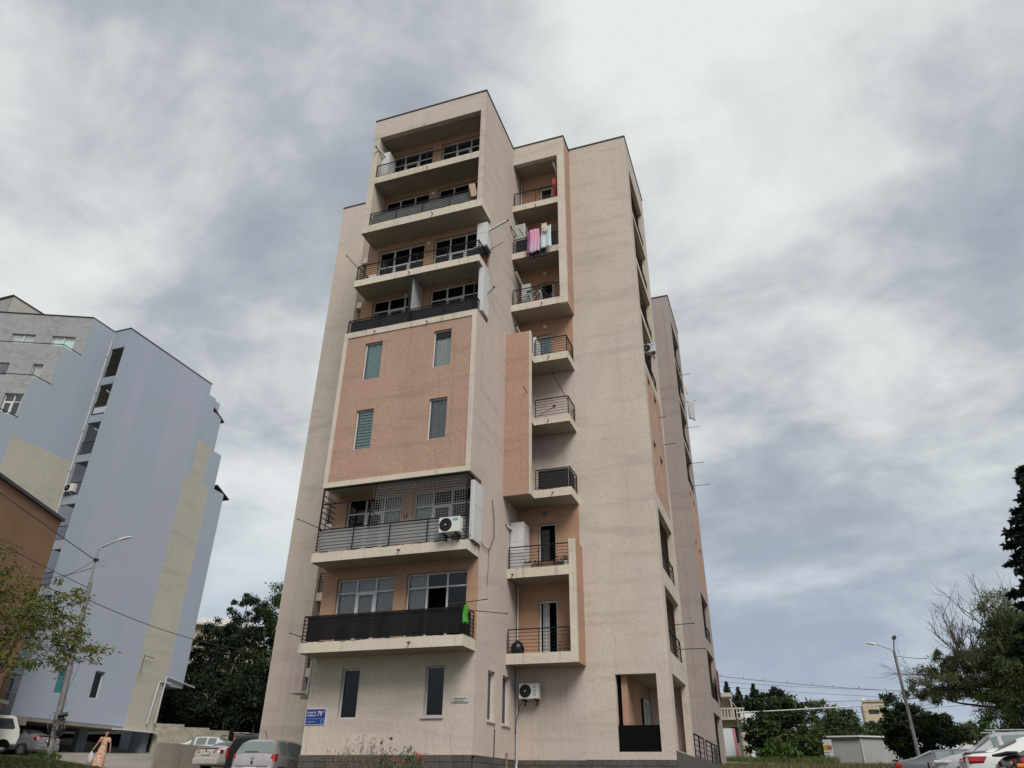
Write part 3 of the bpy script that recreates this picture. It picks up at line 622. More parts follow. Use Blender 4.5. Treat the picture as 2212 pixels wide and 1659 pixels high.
# glazed cage and net of the third floor balcony
mb=MB()
for p in ((-16.15,Y0+.05),(-10.06,Y0+.05),(-10.06,YC-.35)): mb.box(p[0]-.025,p[1]-.025,8.68,p[0]+.025,p[1]+.025,10.34)
mb.box(-13.9,Y0+.03,9.7,-13.85,Y0+.07,10.34); mb.box(-16.15,Y0+.03,9.68,-13.87,Y0+.07,9.73); mb.box(-16.15,Y0+.03,10.29,-10.06,Y0+.07,10.34); mb.box(-10.08,Y0+.05,10.29,-10.04,YC-.35,10.34); mb.box(-14.02,Y0+.03,8.68,-13.97,Y0+.07,9.7)
for i in range(7): mb.box(-16.165,Y0+.07,8.75+i*.22,-16.135,YC-.1,8.775+i*.22)
mb.tube([(-14.1,Y0+.05,9.35),(-13.4,Y0-.15,8.75)],.02); mb.build('cage_frame','iron',BLD)
mb=MB()
for i in range(38): x=-13.95+i*.102; mb.box(x-.0018,Y0+.10,8.7,x+.0018,Y0+.104,10.28)
for j in range(15): z=8.75+j*.105; mb.box(-14.0,Y0+.107,z-.0018,-10.1,Y0+.111,z+.0018)
mb.build('safety_net','curtaindark',BLD)
# partition on the sixth floor
mb=MB(); mb.box(-13.22,Y0+.06,17.6,-13.17,YC-.01,20.1); mb.build('partition_panel','pvcgrey',BLD); part(BLD,'partition_frame',[(-13.25,Y0+.03,17.6,-13.14,Y0+.07,20.11)],'iron'); part(BLD,'support_pole',[(-10.18,Y0+.05,17.6,-10.14,Y0+.09,20.11)],'iron')
# drain spouts on the slab edges
for x,z,y in ((-13.3,20.28,Y0),(-14.7,17.42,Y0),(-12.2,17.40,Y0),(-12.4,23.48,Y0),(-12.9,26.55,Y0),(-11.9,4.4,Y0),(-12.6,7.62,Y0),(-9.7,7.55,YR),(-8.7,26.5,YR),(-8.4,20.3,YR),(-8.1,17.3,YR),(-8.15,14.1,YR),(-8.0,10.8,YR)):
    mb=MB(); mb.tube([(x,y+.1,z+.02),(x,y-.16,z-.05)],.03,8); mb.build('drain_spout','rust' if z<8 else 'galv',BLD,smooth=40)
# wall lamps
for x,z,y in ((-8.71,10.33,YS),(-8.62,19.75,YS),(-8.6,22.95,YS),(-13.05,9.3,YC),(-13.05,22.75,YC),(-14.0,19.9,YC),(-13.05,25.9,YC)):
    mb=MB(); mb.lathe((x,y,z),[(.09,0),(.10,-.03),(.07,-.08),(.02,-.10)],12,axis='y'); mb.build('wall_lamp','acwhite' if z>11 else 'shinymid',BLD,smooth=60)
# clothes poles reaching out from balconies
poles=[((-16.1,Y0+.1,8.75),(-16.95,Y0-.35,9.1)),((-16.05,Y0+.1,21.2),(-16.5,Y0-.4,21.75)),((-16.2,Y0+.1,4.75),(-16.6,Y0-.2,4.88)),((-10.0,24.2,21.25),(-9.1,23.9,21.3)),((-10.5,Y0-.02,5.55),(-8.9,Y0-.6,5.50)),((-9.98,Y0+.6,5.45),(-8.45,Y0+.1,5.15)),
 ((-8.76,YR,14.95),(-9.0,YR-.9,15.4)),((-7.30,YR,14.95),(-7.7,YR-.9,15.9)),((-9.0,YR,23.9),(-9.4,YR-.5,24.7)),((-7.7,YR,24.2),(-8.0,YR-.6,25.1)),
 ((XS,29.9,5.75),(XS+.95,29.9,5.78)),((XS,31.6,5.12),(XS+1.1,31.6,5.12)),((XS,32.6,16.0),(XS+.3,32.6,16.0)),((-4.15,44.9,25.0),(-3.3,44.9,25.0)),((-4.15,47.4,24.2),(-3.25,47.4,24.2)),((-4.15,46.3,21.7),(-3.2,46.3,21.65)),((-4.15,44.9,18.5),(-3.1,44.9,18.5)),((-4.15,47.3,17.9),(-3.0,47.3,17.9)),((XS,33.4,14.9),(XS+.55,33.4,14.9))]
for p,q in poles:
    mb=MB(); mb.tube([p,q],.015,6); mb.tube([Vector(q)-(Vector(q)-Vector(p)).normalized()*.06,q],.022,6); mb.build('clothes_pole','iron' if p[0]>-9.9 or p[0]<-16 else 'rust',BLD,smooth=60)
# downpipe, roof rods, ground pipes
mb=MB(); mb.tube([(-9.86,28.6,1.0),(-9.86,28.6,4.18)],.035,8); mb.tube([(-9.86,28.6,1.0),(-9.86,28.55,.8),(-9.7,28.35,.62),(-9.6,28.25,.55)],.05,8); mb.build('drain_pipe','pvcgrey',BLD,smooth=60)
mb=MB(); mb.tube([(-9.86,28.6,4.6),(-9.86,28.6,7.35)],.04,8); mb.tube([(-9.86,28.6,26.8),(-9.86,28.6,29.65)],.04,8); mb.build('drain_pipe','pvcgrey',BLD,smooth=60)
mb=MB(); mb.tube([(-16.42,24.55,4.15),(-16.42,24.52,3.4),(-16.5,24.6,3.0)],.045,8); mb.build('drain_pipe','pvc',BLD,smooth=60)
part(BLD,'ledge',[(-17.3,24.6,3.05,-16.35,25.2,3.12)],'cream')
mb=MB(); pts=[(-9.9,24.45,8.05),(-9.9,24.8,7.9),(-9.9,25.4,7.95),(-9.9,25.85,8.6),(-9.9,25.8,9.3),(-9.9,25.55,10.0)]
mb.tube(pts,.016,5); mb.tube([(-9.92,25.38,8.0),(-9.92,25.36,7.2),(-9.92,25.30,6.55)],.008,4); mb.build('cable','rust',BLD,smooth=60)
part(BLD,'roof_rod',[(-9.0,YR,4.9,-8.98,YR+.02,4.92)],'iron')

# ---------------- things mounted on or standing on the balconies
def cabinet(label,x0,y0,z0,x1,y1,z1,face,m='pvc',flue=None,tray=False):
    t=thing('storage_cabinet',label,'cabinet',((x0+x1)/2,(y0+y1)/2,z0),'white boiler cabinets on the balconies')
    part(t,'cabinet_body',[(x0,y0,z0,x1,y1,z1)],m,bevel=.008)
    pl=PL((0,y0,0),(1,0,0),(0,1,0)); pls=PL((x1,0,0),(0,1,0),(-1,0,0))
    for P_,a,b_ in ((pl,x0,x1),(pls,y0,y1)):
        L=b_-a; n=1 if L<.6 else 2
        for i in range(n):
            for zz0,zz1 in ((z0+.08,z0+(z1-z0)*.55),(z0+(z1-z0)*.58,z1-.08)):
                s=a+.06+i*(L/n); e=a+(i+1)*(L/n)-.06; m_=MB(); P_.box(m_,s,e,zz0,zz1,-.006,.004); m_.build('door_panel',m if m!='foil' else 'foil',t)
                m_=MB(); P_.box(m_,s-.012,e+.012,zz0-.012,zz1+.012,-.002,.003); m_.build('panel_groove','pvcgrey',t)
    if flue:
        mb=MB(); p,q=map(Vector,flue); mb.tube([p,q],.055,10); mb.build('flue',['whitemetal'],t,smooth=50); mb=MB(); d=(q-p).normalized(); mb.tube([q-d*.02,q+d*.06],.05,10); mb.build('flue_cap','black',t,smooth=50)
    if tray: part(t,'tray',[(x0-.1,y0-.1,z0-.1,x1+.05,y1,z0-.003)],'garage_tint')
    return t
cabinet('white cabinet with long flue pipe at right end of the open railed balcony, seventh floor',-10.40,24.0,21.42,-9.90,24.47,22.82,'r',flue=((-9.9,24.25,22.5),(-9.0,24.15,22.75)),tray=True)
cabinet('tall white narrow cabinet at right end above the black sheeted rail under the partition balcony',-10.12,23.75,17.75,-9.88,24.47,20.05,'r',flue=((-9.9,24.25,18.95),(-9.55,24.1,19.1)))
cabinet('tall white cabinet at right end of the netted third floor balcony',-10.02,23.62,7.85,-9.86,24.47,10.1,'r')
cabinet('white double cabinet at left end of the topmost loggia',-15.78,23.75,26.8,-15.38,24.46,28.85,'l',flue=((-15.6,23.8,28.55),(-15.85,23.2,28.75)))
cabinet('white cabinet left of the open door on the third floor recess balcony',-9.92,27.75,7.78,-9.35,28.55,9.75,'r',flue=((-9.85,27.8,9.45),(-9.95,27.3,9.5)))
cabinet('silver foil faced cabinet beside the hanging laundry in the recess',-9.93,27.7,23.67,-9.35,28.6,25.65,'r',m='foil',flue=((-9.8,27.7,25.0),(-9.9,27.2,25.1)))
t=cabinet('small white cabinet behind the terracotta panel on the topmost small balcony',-8.9,27.62,17.45,-8.76,28.4,18.55,'r')
def pipeflue(label,p,q,r=.05):
    t=thing('flue_pipe',label,'pipe',p,'boiler flues sticking out of the recess'); mb=MB(); mb.tube([p,q],r,10); mb.build('pipe','whitemetal',t,smooth=50)
    mb=MB(); d=(Vector(q)-Vector(p)).normalized(); mb.tube([Vector(q)-d*.01,Vector(q)+d*.08],r*1.15,10); mb.build('pipe_cap','black',t,smooth=50)
pipeflue('white flue with dark tip above the small balcony with two slanting poles',(-8.95,28.5,14.9),(-8.15,28.3,15.15))
pipeflue('white flue above the small balcony with black sheeting',(-8.95,28.5,11.75),(-8.25,28.3,11.9),.04)
pipeflue('slanting white flue at the top right corner of the uppermost recess loggia',(-7.6,28.3,28.6),(-7.7,27.3,29.05))
pipeflue('slanting white flue over the recess balcony with the bicycle',(-9.6,28.3,22.0),(-9.75,27.45,22.5))
pipeflue('white flue poking up behind the top of the terracotta panel',(-9.5,28.4,18.7),(-9.65,27.4,19.2))
def ac(label,O,u,n,w=.8,h=.56,d=.30,brand=None,fanm='black',col='acwhite',grp='outdoor air conditioner units'):
    O=Vector(O);u=Vector(u);n=Vector(n); up=Vector((0,0,1)); t=thing('air_conditioner',label,'air conditioner',O,grp)
    mb=MB(); mb.obox(O+up*h/2,u*w/2,n*d/2,up*h/2); mb.build('casing',col,t,bevel=.02)
    f=O-n*(d/2+.004); fc=f-u*(w*.17)+up*h*.5
    def ring(r0,r1,off,k=28):
        vs=[];fs=[]
        for i in range(k):
            a=2*PI*i/k
            for r in (r0,r1): vs.append(fc-n*off+u*(r*math.cos(a))+up*(r*math.sin(a)))
        for i in range(k): fs.append((2*i,2*i+1,(2*((i+1)%k))+1,2*((i+1)%k)))
        return vs,fs
    m=MB(); m.add(*ring(0.0,h*.43,.003)); m.build('fan_opening','dark',t)
    for q in range(4):
        m=MB(); m.add(*ring(h*(.10+.09*q),h*(.115+.09*q),.012)); m.build('grille_ring','shinymid',t)
    m=MB(); m.add(*ring(0,h*.05,.016)); m.build('fan_hub',col,t)
    if brand:
        bc=f+u*(w*.30)
        if brand=='label': 
            m=MB(); m.obox(bc+up*h*.82-n*.002,u*w*.12,n*.003,up*h*.09); m.build('brand_label','midblue',t); text('Midea',.075,bc+up*(h*.79)-u*w*.10-n*.008,u,up,'signwhite',t,ext=.001)
        else:
            for i,ch in enumerate(brand): text(ch,.15,bc+up*(h*.68-i*.135)-u*.05-n*.006,u,up,'garage_tint',t,ext=.001)
    m=MB()
    for s in (-.3,.3): m.obox(O+u*w*s+n*(.1)-up*.03,u*.02,n*(d/2+.12),up*.02); m.obox(O+u*w*s+n*(.18)-up*.12,u*.02,n*.02,up*.11)
    m.build('bracket','iron',t); return t
ac('white air conditioner unit with blue label hung outside the netted balcony rail',(-10.52,Y0-.22,7.97),(1,0,0),(0,1,0),brand='label')
ac('grey white air conditioner unit with black vertical letters on the ground floor wall',(-9.28,28.38,3.06),(1,0,0),(0,1,0),w=.78,h=.54,brand='AUX')
ac('air conditioner unit high up on the right flank of the tower',(XS+.18,29.75,17.95),(1,0,0),(0,1,0),w=.62,h=.46,brand='label',col='pvcgrey')
# hoses of the units
for pts,l in (([(-10.1,Y0-.2,8.1),(-9.95,Y0+.2,8.0),(-9.9,24.0,7.7),(-9.9,24.45,8.05)],'black refrigerant hose looping from the netted balcony unit to the wall'),([(-9.55,28.3,3.0),(-9.7,28.35,2.7),(-9.84,28.45,2.3),(-9.86,28.5,1.9)],'thin black hose hanging below the ground floor air conditioner')):
    mb=MB(); mb.tube(pts,.014,6); tag(mb.build('hose','black',smooth=60),l,'hose','air conditioner hoses')
# laundry
def cloth(name,label,m,O,u,w,h,fold=.04,seed=0,taper=0.0,nf=3,group='laundry hanging on the balcony line',cat='clothes',thick=.012):
    rnd=random.Random(seed); O=Vector(O);u=Vector(u).normalized(); n=Vector((-u.y,u.x,0)); vs=[];fs=[]; NX,NZ=14,12; ph=rnd.uniform(0,6); fold*=.62; nf=nf*.55+1.1*rnd.random()
    for j in range(NZ+1):
        t=j/NZ
        for i in range(NX+1):
            s=i/NX; ww=w*(1-taper*(1-t)) ; x=(s-.5)*ww+.015*math.sin(5*t+ph); d=fold*(.3+t)*math.sin(s*nf*2*PI+ph+1.2*t)+fold*.4*math.sin(s*9+t*4+ph); z=-h*t-(.04*math.sin(s*7+ph) if j==NZ else 0)+(-.03*abs(math.sin(s*PI*2)) if j==0 else 0)
            vs.append(O+u*x+n*d+Vector((0,0,z)))
    for j in range(NZ):
        for i in range(NX): a=j*(NX+1)+i; fs.append((a,a+1,a+NX+2,a+NX+1))
    mb=MB(); mb.add(vs,fs); o=mb.build(name,m,smooth=180); sm=o.modifiers.new('thick','SOLIDIFY'); sm.thickness=thick; tag(o,label,cat,group); return o
cloth('shirt','purple cloth hanging leftmost on the recess laundry line','plumcloth',(-8.92,27.28,24.62),(1,0,0),.34,1.42,seed=1)
cloth('dress','pink and white dip dyed dress on the recess laundry line','tiedye',(-8.68,27.22,24.68),(1,0,.0),.56,1.45,seed=2,taper=.15,nf=4)
cloth('cloth','dark navy cloth hanging lowest behind the pink dress','navycloth',(-8.55,27.34,24.5),(1,0,0),.85,1.55,seed=3,nf=5)
cloth('shirt','pale blue shirt hanging right of the pink dress','palebluecloth',(-8.08,27.2,24.74),(1,0,0),.56,1.4,seed=4,taper=.1)
cloth('top','small cream top with dark hem hung over the pale blue shirt','creamcloth',(-8.12,27.1,24.82),(1,0,0),.24,.55,seed=5)
cloth('shirt','red shirt hanging inside the uppermost recess loggia','redcloth',(-7.68,27.7,28.2),(.8,.6,0),.34,1.3,seed=6)
cloth('towel','bright green towel pegged to the black sheeted balcony','greencloth',(-9.87,Y0-.06,5.50),(1,.25,0),.20,.60,fold=.025,seed=7,nf=2,taper=.3)
cloth('shirt','pale grey shirt hanging out from the far wing high on the right','curtaindark',(-3.55,46,23.6),(.6,.8,0),.55,1.5,seed=8,fold=.08)
cloth('shirt','small pinkish cloth above the grey shirt on the far wing','creamcloth',(-3.7,45.6,24.5),(.6,.8,0),.2,.6,seed=9)
cloth('socks','dark clothes on the line beside the far wing','navycloth',(-4.0,45.6,24.6),(.6,.8,0),.2,.6,seed=10)
cloth('curtain','maroon cloth hung in the low loggia of the far wing','maroon',(-4.0,47.8,6.5),(0,1,0),1.2,1.6,seed=11,group=None,cat='cloth')
mb=MB(); mb.tube([(-9.4,27.3,24.7),(-8.4,27.25,24.64),(-7.8,27.3,24.8)],.006,4); tag(mb.build('clothes_line','black'),'thin line carrying the pink and blue laundry in the recess','line')
# cardboard leaning on floor 8, clutter
mb=MB(); mb.obox((-10.40,Y0-.03,24.3),(.13,0.05,0.04),(0,.012,.0),(-.05,-.06,.34)); tag(mb.build('cardboard_sheet','cardboard'),'brown cardboard sheet propped at the right end of the grey sheeted loggia','cardboard')
# bicycle behind the rail, recess floor 7
bt=thing('bicycle','white bicycle standing behind the rail of the recess balcony','bicycle',(-8.9,27.9,20.52))
def ringpts(c,r,ax,n=20): return [Vector(c)+Vector((r*math.cos(2*PI*i/n),0,r*math.sin(2*PI*i/n))) for i in range(n+1)]
for cx in (-9.45,-8.5):
    mb=MB(); mb.tube(ringpts((cx,27.9,20.86),.31,0),.018,6,cap=False)
    for k in range(6): a=PI*k/6; mb.tube([(cx-.3*math.cos(a),27.9,20.86-.3*math.sin(a)),(cx+.3*math.cos(a),27.9,20.86+.3*math.sin(a))],.004,3)
    mb.build('wheel','rubber',bt,smooth=60)
mb=MB(); A=(-9.45,27.9,20.86);B=(-9.05,27.9,20.84);D=(-9.15,27.9,21.35);E_=(-8.62,27.9,21.38);F=(-8.5,27.9,20.86)
for a_,b_ in ((A,B),(A,D),(B,D),(B,E_),(D,E_),(E_,F)): mb.tube([a_,b_],.02,6)
mb.build('frame','whitemetal',bt,smooth=60); mb=MB(); mb.obox((-9.17,27.9,21.42),(.12,0,0),(0,.06,0),(0,0,.025)); mb.build('saddle','black',bt); mb=MB(); mb.tube([(-8.62,27.65,21.5),(-8.62,27.9,21.42),(-8.62,28.15,21.5)],.014,6); mb.build('handlebar','iron',bt,smooth=60)
mb=MB(); mb.box(-9.6,28.0,20.55,-9.15,28.4,22.0); tag(mb.build('cupboard','pvcgrey',bevel=.01),'small white cupboard behind the bicycle on the recess balcony','cupboard')
# flower boxes, recess floor 3
for i,(x,w_,mm,l) in enumerate(((-9.15,.32,'pvcgrey','grey flower box nearest the white cabinet on the recess balcony'),(-8.75,.34,'wood','short brown flower box second from the left on the recess balcony'),(-8.3,.4,'wood','brown flower box below the open door on the recess balcony'),(-7.85,.44,'rust','long reddish flower box right of the open door on the recess balcony'),(-7.56,.2,'pvc','small white pot with a plant at the right end of the recess balcony'))):
    t=thing('flower_pot',l,'flower pot',(x,27.72,7.8),'pots on the third floor recess balcony'); mb=MB(); mb.add([(x-w_/2,27.64,7.79),(x+w_/2,27.64,7.79),(x+w_/2,27.8,7.79),(x-w_/2,27.8,7.79),(x-w_/2-.02,27.62,7.97),(x+w_/2+.02,27.62,7.97),(x+w_/2+.02,27.82,7.97),(x-w_/2-.02,27.82,7.97)],[(0,3,2,1),(4,5,6,7),(0,1,5,4),(1,2,6,5),(2,3,7,6),(3,0,4,7)]); mb.build('box',mm,t)
    rnd=random.Random(i); mb=MB()
    for k in range(40): 
        a=Vector((x+rnd.uniform(-w_/2,w_/2),27.72+rnd.uniform(-.06,.06),7.98+rnd.uniform(0,.22 if i>2 else .1))); d=Vector((rnd.gauss(0,1),rnd.gauss(0,1),rnd.gauss(0,1))).normalized()*.04; e=d.orthogonal().normalized()*.02; mb.add([a-d,a+e,a+d,a-e],[(0,1,2,3)])
    mb.build('plant','leaf_dark',t)
# black bag, reddish slats in recess floor 2
mb=MB(); mb.lathe((-9.6,27.85,4.57),[(.18,0),(.26,.08),(.27,.25),(.2,.4),(.08,.5),(.02,.52)],12); tag(mb.build('sack','black',smooth=180),'black sack behind the rail of the lowest recess balcony','sack')
t=thing('shutter','reddish brown slatted shutter standing at the right of the lowest recess balcony','shutter',(-7.75,28.3,4.57))
for k in range(6): mb=MB(); mb.obox((-7.72,28.2,4.75+k*.15),(.26,0,0),(0,.012,.03),(0,-.0,.06)); mb.build('slat','wood',t)
# bottles and toys on the seventh floor balcony, left end
mb=MB(); mb.box(-15.9,24.1,20.5,-15.5,24.4,21.25); tag(mb.build('storage_box','signwhite',bevel=.02),'white box standing at the left end of the open railed seventh floor balcony','box')
# signs
sg=thing('address_sign','blue enamel address sign with white house number on the ground floor wall','sign',(-15.95,YC-.03,2.24)); fs_=PL((0,YC-.03,0),(1,0,0),(0,1,0))
mb=MB(); frontp=fs_; frontp.box(mb,-16.33,-15.52,1.98,2.50,0,.025); mb.build('border','signwhite',sg); mb=MB(); frontp.box(mb,-16.315,-15.535,1.995,2.485,-.004,.004); mb.build('panel','signblue',sg)
yb=YC-.036; U=(1,0,0);V=(0,0,1)
text('ჩარგლის ქ.',.078,(-16.28,yb,2.355),U,V,'signwhite',sg,sx=.80); text('CHARGALI ST.',.078,(-16.285,yb,2.255),U,V,'signwhite',sg,sx=.80); text('79',.235,(-15.86,yb,2.255),U,V,'signwhite',sg,sx=.85); text('ბ',.085,(-15.62,yb,2.37),U,V,'signwhite',sg)
mb=MB(); frontp.box(mb,-16.29,-15.56,2.172,2.178,-.008,-.004); 
for a in ((-15.70,-15.58,2.13,2.136),(-15.70,-15.58,2.03,2.036),(-15.70,-15.694,2.036,2.13),(-15.586,-15.58,2.036,2.13)): frontp.box(mb,*a,-.008,-.004)
mb.build('line','bannerpink' if False else 'palebluecloth',sg); text('ნაძალადევის რაიონი',.036,(-16.29,yb,2.065),U,V,'palebluecloth',sg,sx=.95)
sg=thing('name_plate','small whitish plate with two lines of print right of the second ground floor window','sign',(-10.45,YC-.03,2.67)); mb=MB(); fs_.box(mb,-10.76,-10.14,2.59,2.765,0,.03); mb.build('panel','signgrey',sg,bevel=.006)
text('ჩარგლის ქუჩა N79-ბ',.05,(-10.68,YC-.034,2.695),U,V,'blackink',sg,sx=.9); text('Chargali Street N 79-b',.05,(-10.68,YC-.034,2.62),U,V,'blackink',sg,sx=.88)
# ------------------------------------------------------------------ blue stepped building on the left
LB=thing('apartment_building','tall pale blue building with cream stripe and stepped outline on the left','building',(-44,40,1.5))
pb_=PL((-42.5,0,0),(0,1,0),(-1,0,0))
def bcb(a,z):
    if (43.15<a<44.65 and z<24.8) or (42.62<a<45.5 and z<21.5): return 1
    return 0
cutsB=[('a',43.15),('a',44.65),('a',42.62),('a',45.5),('z',24.8),('z',21.5)]
def bw(a0,a1,z0,z1,holes=[]):
    mb=MB(); wallmb(mb,pb_.O,pb_.u,pb_.n,a0,a1,z0,z1,holes,.09 if a0<34.2 and not holes else .3,cb=bcb,cuts=cutsB); mb.build('wall',['blue','yellowpaint','teal'],LB)
wh=[(36.5,4.93,37.25,6.58),(39.2,4.94,39.97,6.6)]
bw(34.103,36.2,3.5,29.97); bw(36.2,43.147,3.5,29.97,wh); bw(43.15,44.0,3.4,29.0); bw(44.002,45.1,3.35,27.8); bw(45.102,45.48,3.3,24.6); bw(45.482,46.05,6.56,24.6); bw(46.052,47.3,6.56,21.6)
window(pb_,LB,*wh[0][::2],*wh[0][1::2],.18,fw=.06,glass='tealglass'); window(pb_,LB,*wh[1][::2],*wh[1][1::2],.18,fw=.06)
# depth behind the face, loggia strip facing the street

pl4=PL((0,34.1,0),(1,0,0),(0,1,0)); lo=[]
zs=[28.4,25.33,22.3,19.32,16.28,13.25,10.2,7.2]
holes=[(-43.8,z-2.45,-42.54,z) for z in zs]
mb=MB(); wallmb(mb,pl4.O,pl4.u,pl4.n,-43.99,-42.503,3.5,29.97,holes,.12); mb.build('wall','teal',LB)
for z in zs:
    railing(LB,[(-43.8,34.14),(-42.54,34.14)],z-2.45,.95,7,1.2,vertical=True)
part(LB,'wall',[(-44.3,36.1,3.4,-42.6,36.3,29.9)],'teal'); part(LB,'slab',[(-44.3,34.23,z-2.75,-42.6,36.09,z-2.45) for z in zs],'teal'); part(LB,'dark_opening_panel',[(-43.7,36.05,z-2.44,-42.9,36.095,z-.35) for z in zs],'dark')  # near-black panels on the back wall paint the shade of openings
mb=MB(); mb.tube([(-43.93,34.03,29.1),(-43.93,34.03,3.5)],.06,8); mb.build('drain_pipe','pvcgrey',LB,smooth=60)
for k in range(8): mb=MB(); mb.tube([(-43.93,34.03,27.6-k*3),(-43.93,34.03,27.7-k*3)],.075,8); mb.build('pipe_clamp','galv',LB)
pl5=PL((-44,0,0),(0,1,0),(-1,0,0))
for y0_,z0_,z1_ in ((32.07,26.65,29.93),(30.6,23.55,26.648),(29.35,20.45,23.548),(27.9,3.4,20.448)):
    mb=MB(); wallmb(mb,pl5.O,pl5.u,pl5.n,y0_,34.098,z0_,z1_,[],.3,cb=lambda a,z:1 if (z<19.33 and a>29.4) else 0,cuts=[('z',19.33),('a',29.4)]); mb.build('wall',['blue','yellowpaint'],LB)
un=Vector((-.908,-.419,0)).normalized(); nn=Vector((-un.y,un.x,0)); nn=-nn if nn.y<0 else nn
def obl(y0_,z0_,z1_,holes,L=7,m='rawplaster'):
    p=PL((-44.003,y0_,0),un,nn); mb=MB(); wallmb(mb,p.O,p.u,p.n,0,L,z0_,z1_,holes,.3); mb.build('wall',m,LB); return p
p8=obl(32.07,26.65,29.93,[(3.5,27.0,5.1,28.22),(.75,26.95,2.35,28.22)]); window(p8,LB,3.5,5.1,27.0,28.22,.12,2,fm='pvc',curtain='curtaindark'); window(p8,LB,.75,2.35,26.95,28.22,.12,2,curtain='cyancurtain')
p7=obl(30.6,23.55,26.648,[(.82,23.75,1.5,25.12),(3.0,23.8,3.7,25.1)]); window(p7,LB,.82,1.5,23.75,25.12,.12,fm='pvcgrey',curtain='curtaindark'); window(p7,LB,3.0,3.7,23.8,25.1,.12)
p6=obl(29.35,20.45,23.548,[(.12,20.75,1.3,22.25)]); window(p6,LB,.12,1.3,20.75,22.25,.15,2,21.7,door=1)
p5=obl(27.9,3.4,20.448,[])
for p,z in ((p7,26.66),(p6,23.56),(p5,20.46)):
    mb=MB(); a=p.P(0.02,z+.12,.03); b_=p.P(6,z+.12,.03); mb.tube([a,b_],.03,6); mb.tube([a,Vector((-44.02,a.y+1.45,z+.12))],.03,6); mb.build('handrail','iron',LB,smooth=60)
part(LB,'terrace_floor',[(-50,27.95,20.2,-44.31,34,20.44),(-50,29.4,23.3,-44.31,34,23.54),(-50,30.65,26.4,-44.31,34,26.64),(-43.95,34.3,29.6,-42.6,43,29.9),(-60,34.9,29.6,-43.96,43,29.9)],'concrete')
mb=MB(); c0=Vector((-51.95,31.03,0)); 
for a,b_,m in (((-51.95,31.03),(-51.9,34.6),1),):
    pass
part(LB,'roof_house',[(-58,31.03,29.9,-51.95,36,32.95)],'yellowpaint'); part(LB,'wall',[(-58,30.95,29.9,-51.98,31.02,32.7)],'rawplaster'); part(LB,'wall',[(-58,30.9,29.9,-53.0,30.945,32.0)],'redwall'); part(LB,'roof_coping',[(-58,30.9,32.95,-51.9,36.1,33.03)],'coping')
part(LB,'roof_coping',[(-42.81,34.05,29.97,-42.46,43.2,30.02),(-44.0,34.05,29.97,-42.82,34.3,30.02),(-44.3,32.05,29.93,-43.97,34.04,29.98)],'coping')
mb=MB()
for i,(a,b_) in enumerate(((p8.P(-.02,29.95,-.03),p8.P(7,29.95,-.03)),)): mb.tube([a,b_],.04,5)
mb.build('roof_coping','coping',LB)
for y0_,y1_,z,m in ((44.0,45.5,27.85,'roofred'),(46.3,48.0,21.75,'coping')):
    mb=MB(); mb.add([(-42.45,y0_,z+.25),(-42.45,y1_,z-.45),(-43.9,y1_,z-.45),(-43.9,y0_,z+.25),(-42.45,y0_,z+.33),(-42.45,y1_,z-.37),(-43.9,y1_,z-.37),(-43.9,y0_,z+.33)],[(0,1,2,3),(4,7,6,5),(0,4,5,1),(1,5,6,2),(2,6,7,3),(3,7,4,0)]); mb.build('lean_to_roof',m,LB)
part(LB,'wall',[(-56,43.0,6.0,-42.81,44.9,29.0),(-56,44.9,6.6,-42.81,47.2,21.5),(-45,45.1,1,-42.83,45.45,6.55)],'blue'); part(LB,'soffit',[(-56,28.2,3.3,-42.52,43.0,3.49)],'concrete'); part(LB,'soffit',[(-56,45.48,6.4,-42.5,47.3,6.555)],'teal')
# garage under the building, its shade put into near-black walls and floor
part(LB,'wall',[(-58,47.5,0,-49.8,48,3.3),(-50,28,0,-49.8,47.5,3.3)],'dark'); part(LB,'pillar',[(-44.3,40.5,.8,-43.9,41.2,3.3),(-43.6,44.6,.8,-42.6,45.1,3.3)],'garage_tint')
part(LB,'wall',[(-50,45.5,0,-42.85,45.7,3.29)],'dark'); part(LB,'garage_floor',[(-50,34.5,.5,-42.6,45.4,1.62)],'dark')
part(LB,'low_wall',[(-44.2,41.3,.8,-44.0,44.6,1.95)],'concrete'); part(LB,'canopy',[(-42.6,41.7,3.28,-42.0,45.3,3.34)],'whitemetal'); part(LB,'wall',[(-42.8,42.62,3.36,-42.503,45.45,3.499)],'yellowpaint')
part(LB,'duct_box',[(-43.8,33.3,3.05,-42.4,35.2,3.49)],'concrete')
for pts in ([(-42.4,48.4,6.6),(-42.4,45.5,6.95),(-42.4,45.35,6.85),(-42.4,45.2,3.9)],[(-42.4,45.9,6.55),(-42.4,44.9,6.6),(-42.4,44.75,6.4),(-42.4,44.5,3.8)]):
    mb=MB(); mb.tube(pts,.06,8); mb.build('gas_pipe','pvcgrey',LB,smooth=60)
mb=MB(); mb.tube([(-42.3,43.6,8.0),(-42.3,42.75,8.05),(-42.3,42.7,6.9)],.03,5); mb.build('bracket','rust',LB)
ac('white air conditioner unit in the loggia strip of the blue building',(-43.35,34.0,17.1),(1,0,0),(0,1,0),w=.75,h=.55)
for x,z in ((-42.75,24.6),(-42.75,21.6)): mb=MB(); mb.tube([(x-.1,34.5,z),(x-.1,34.0,z+.1)],.05,8); mb.build('flue','pvc',LB,smooth=60)

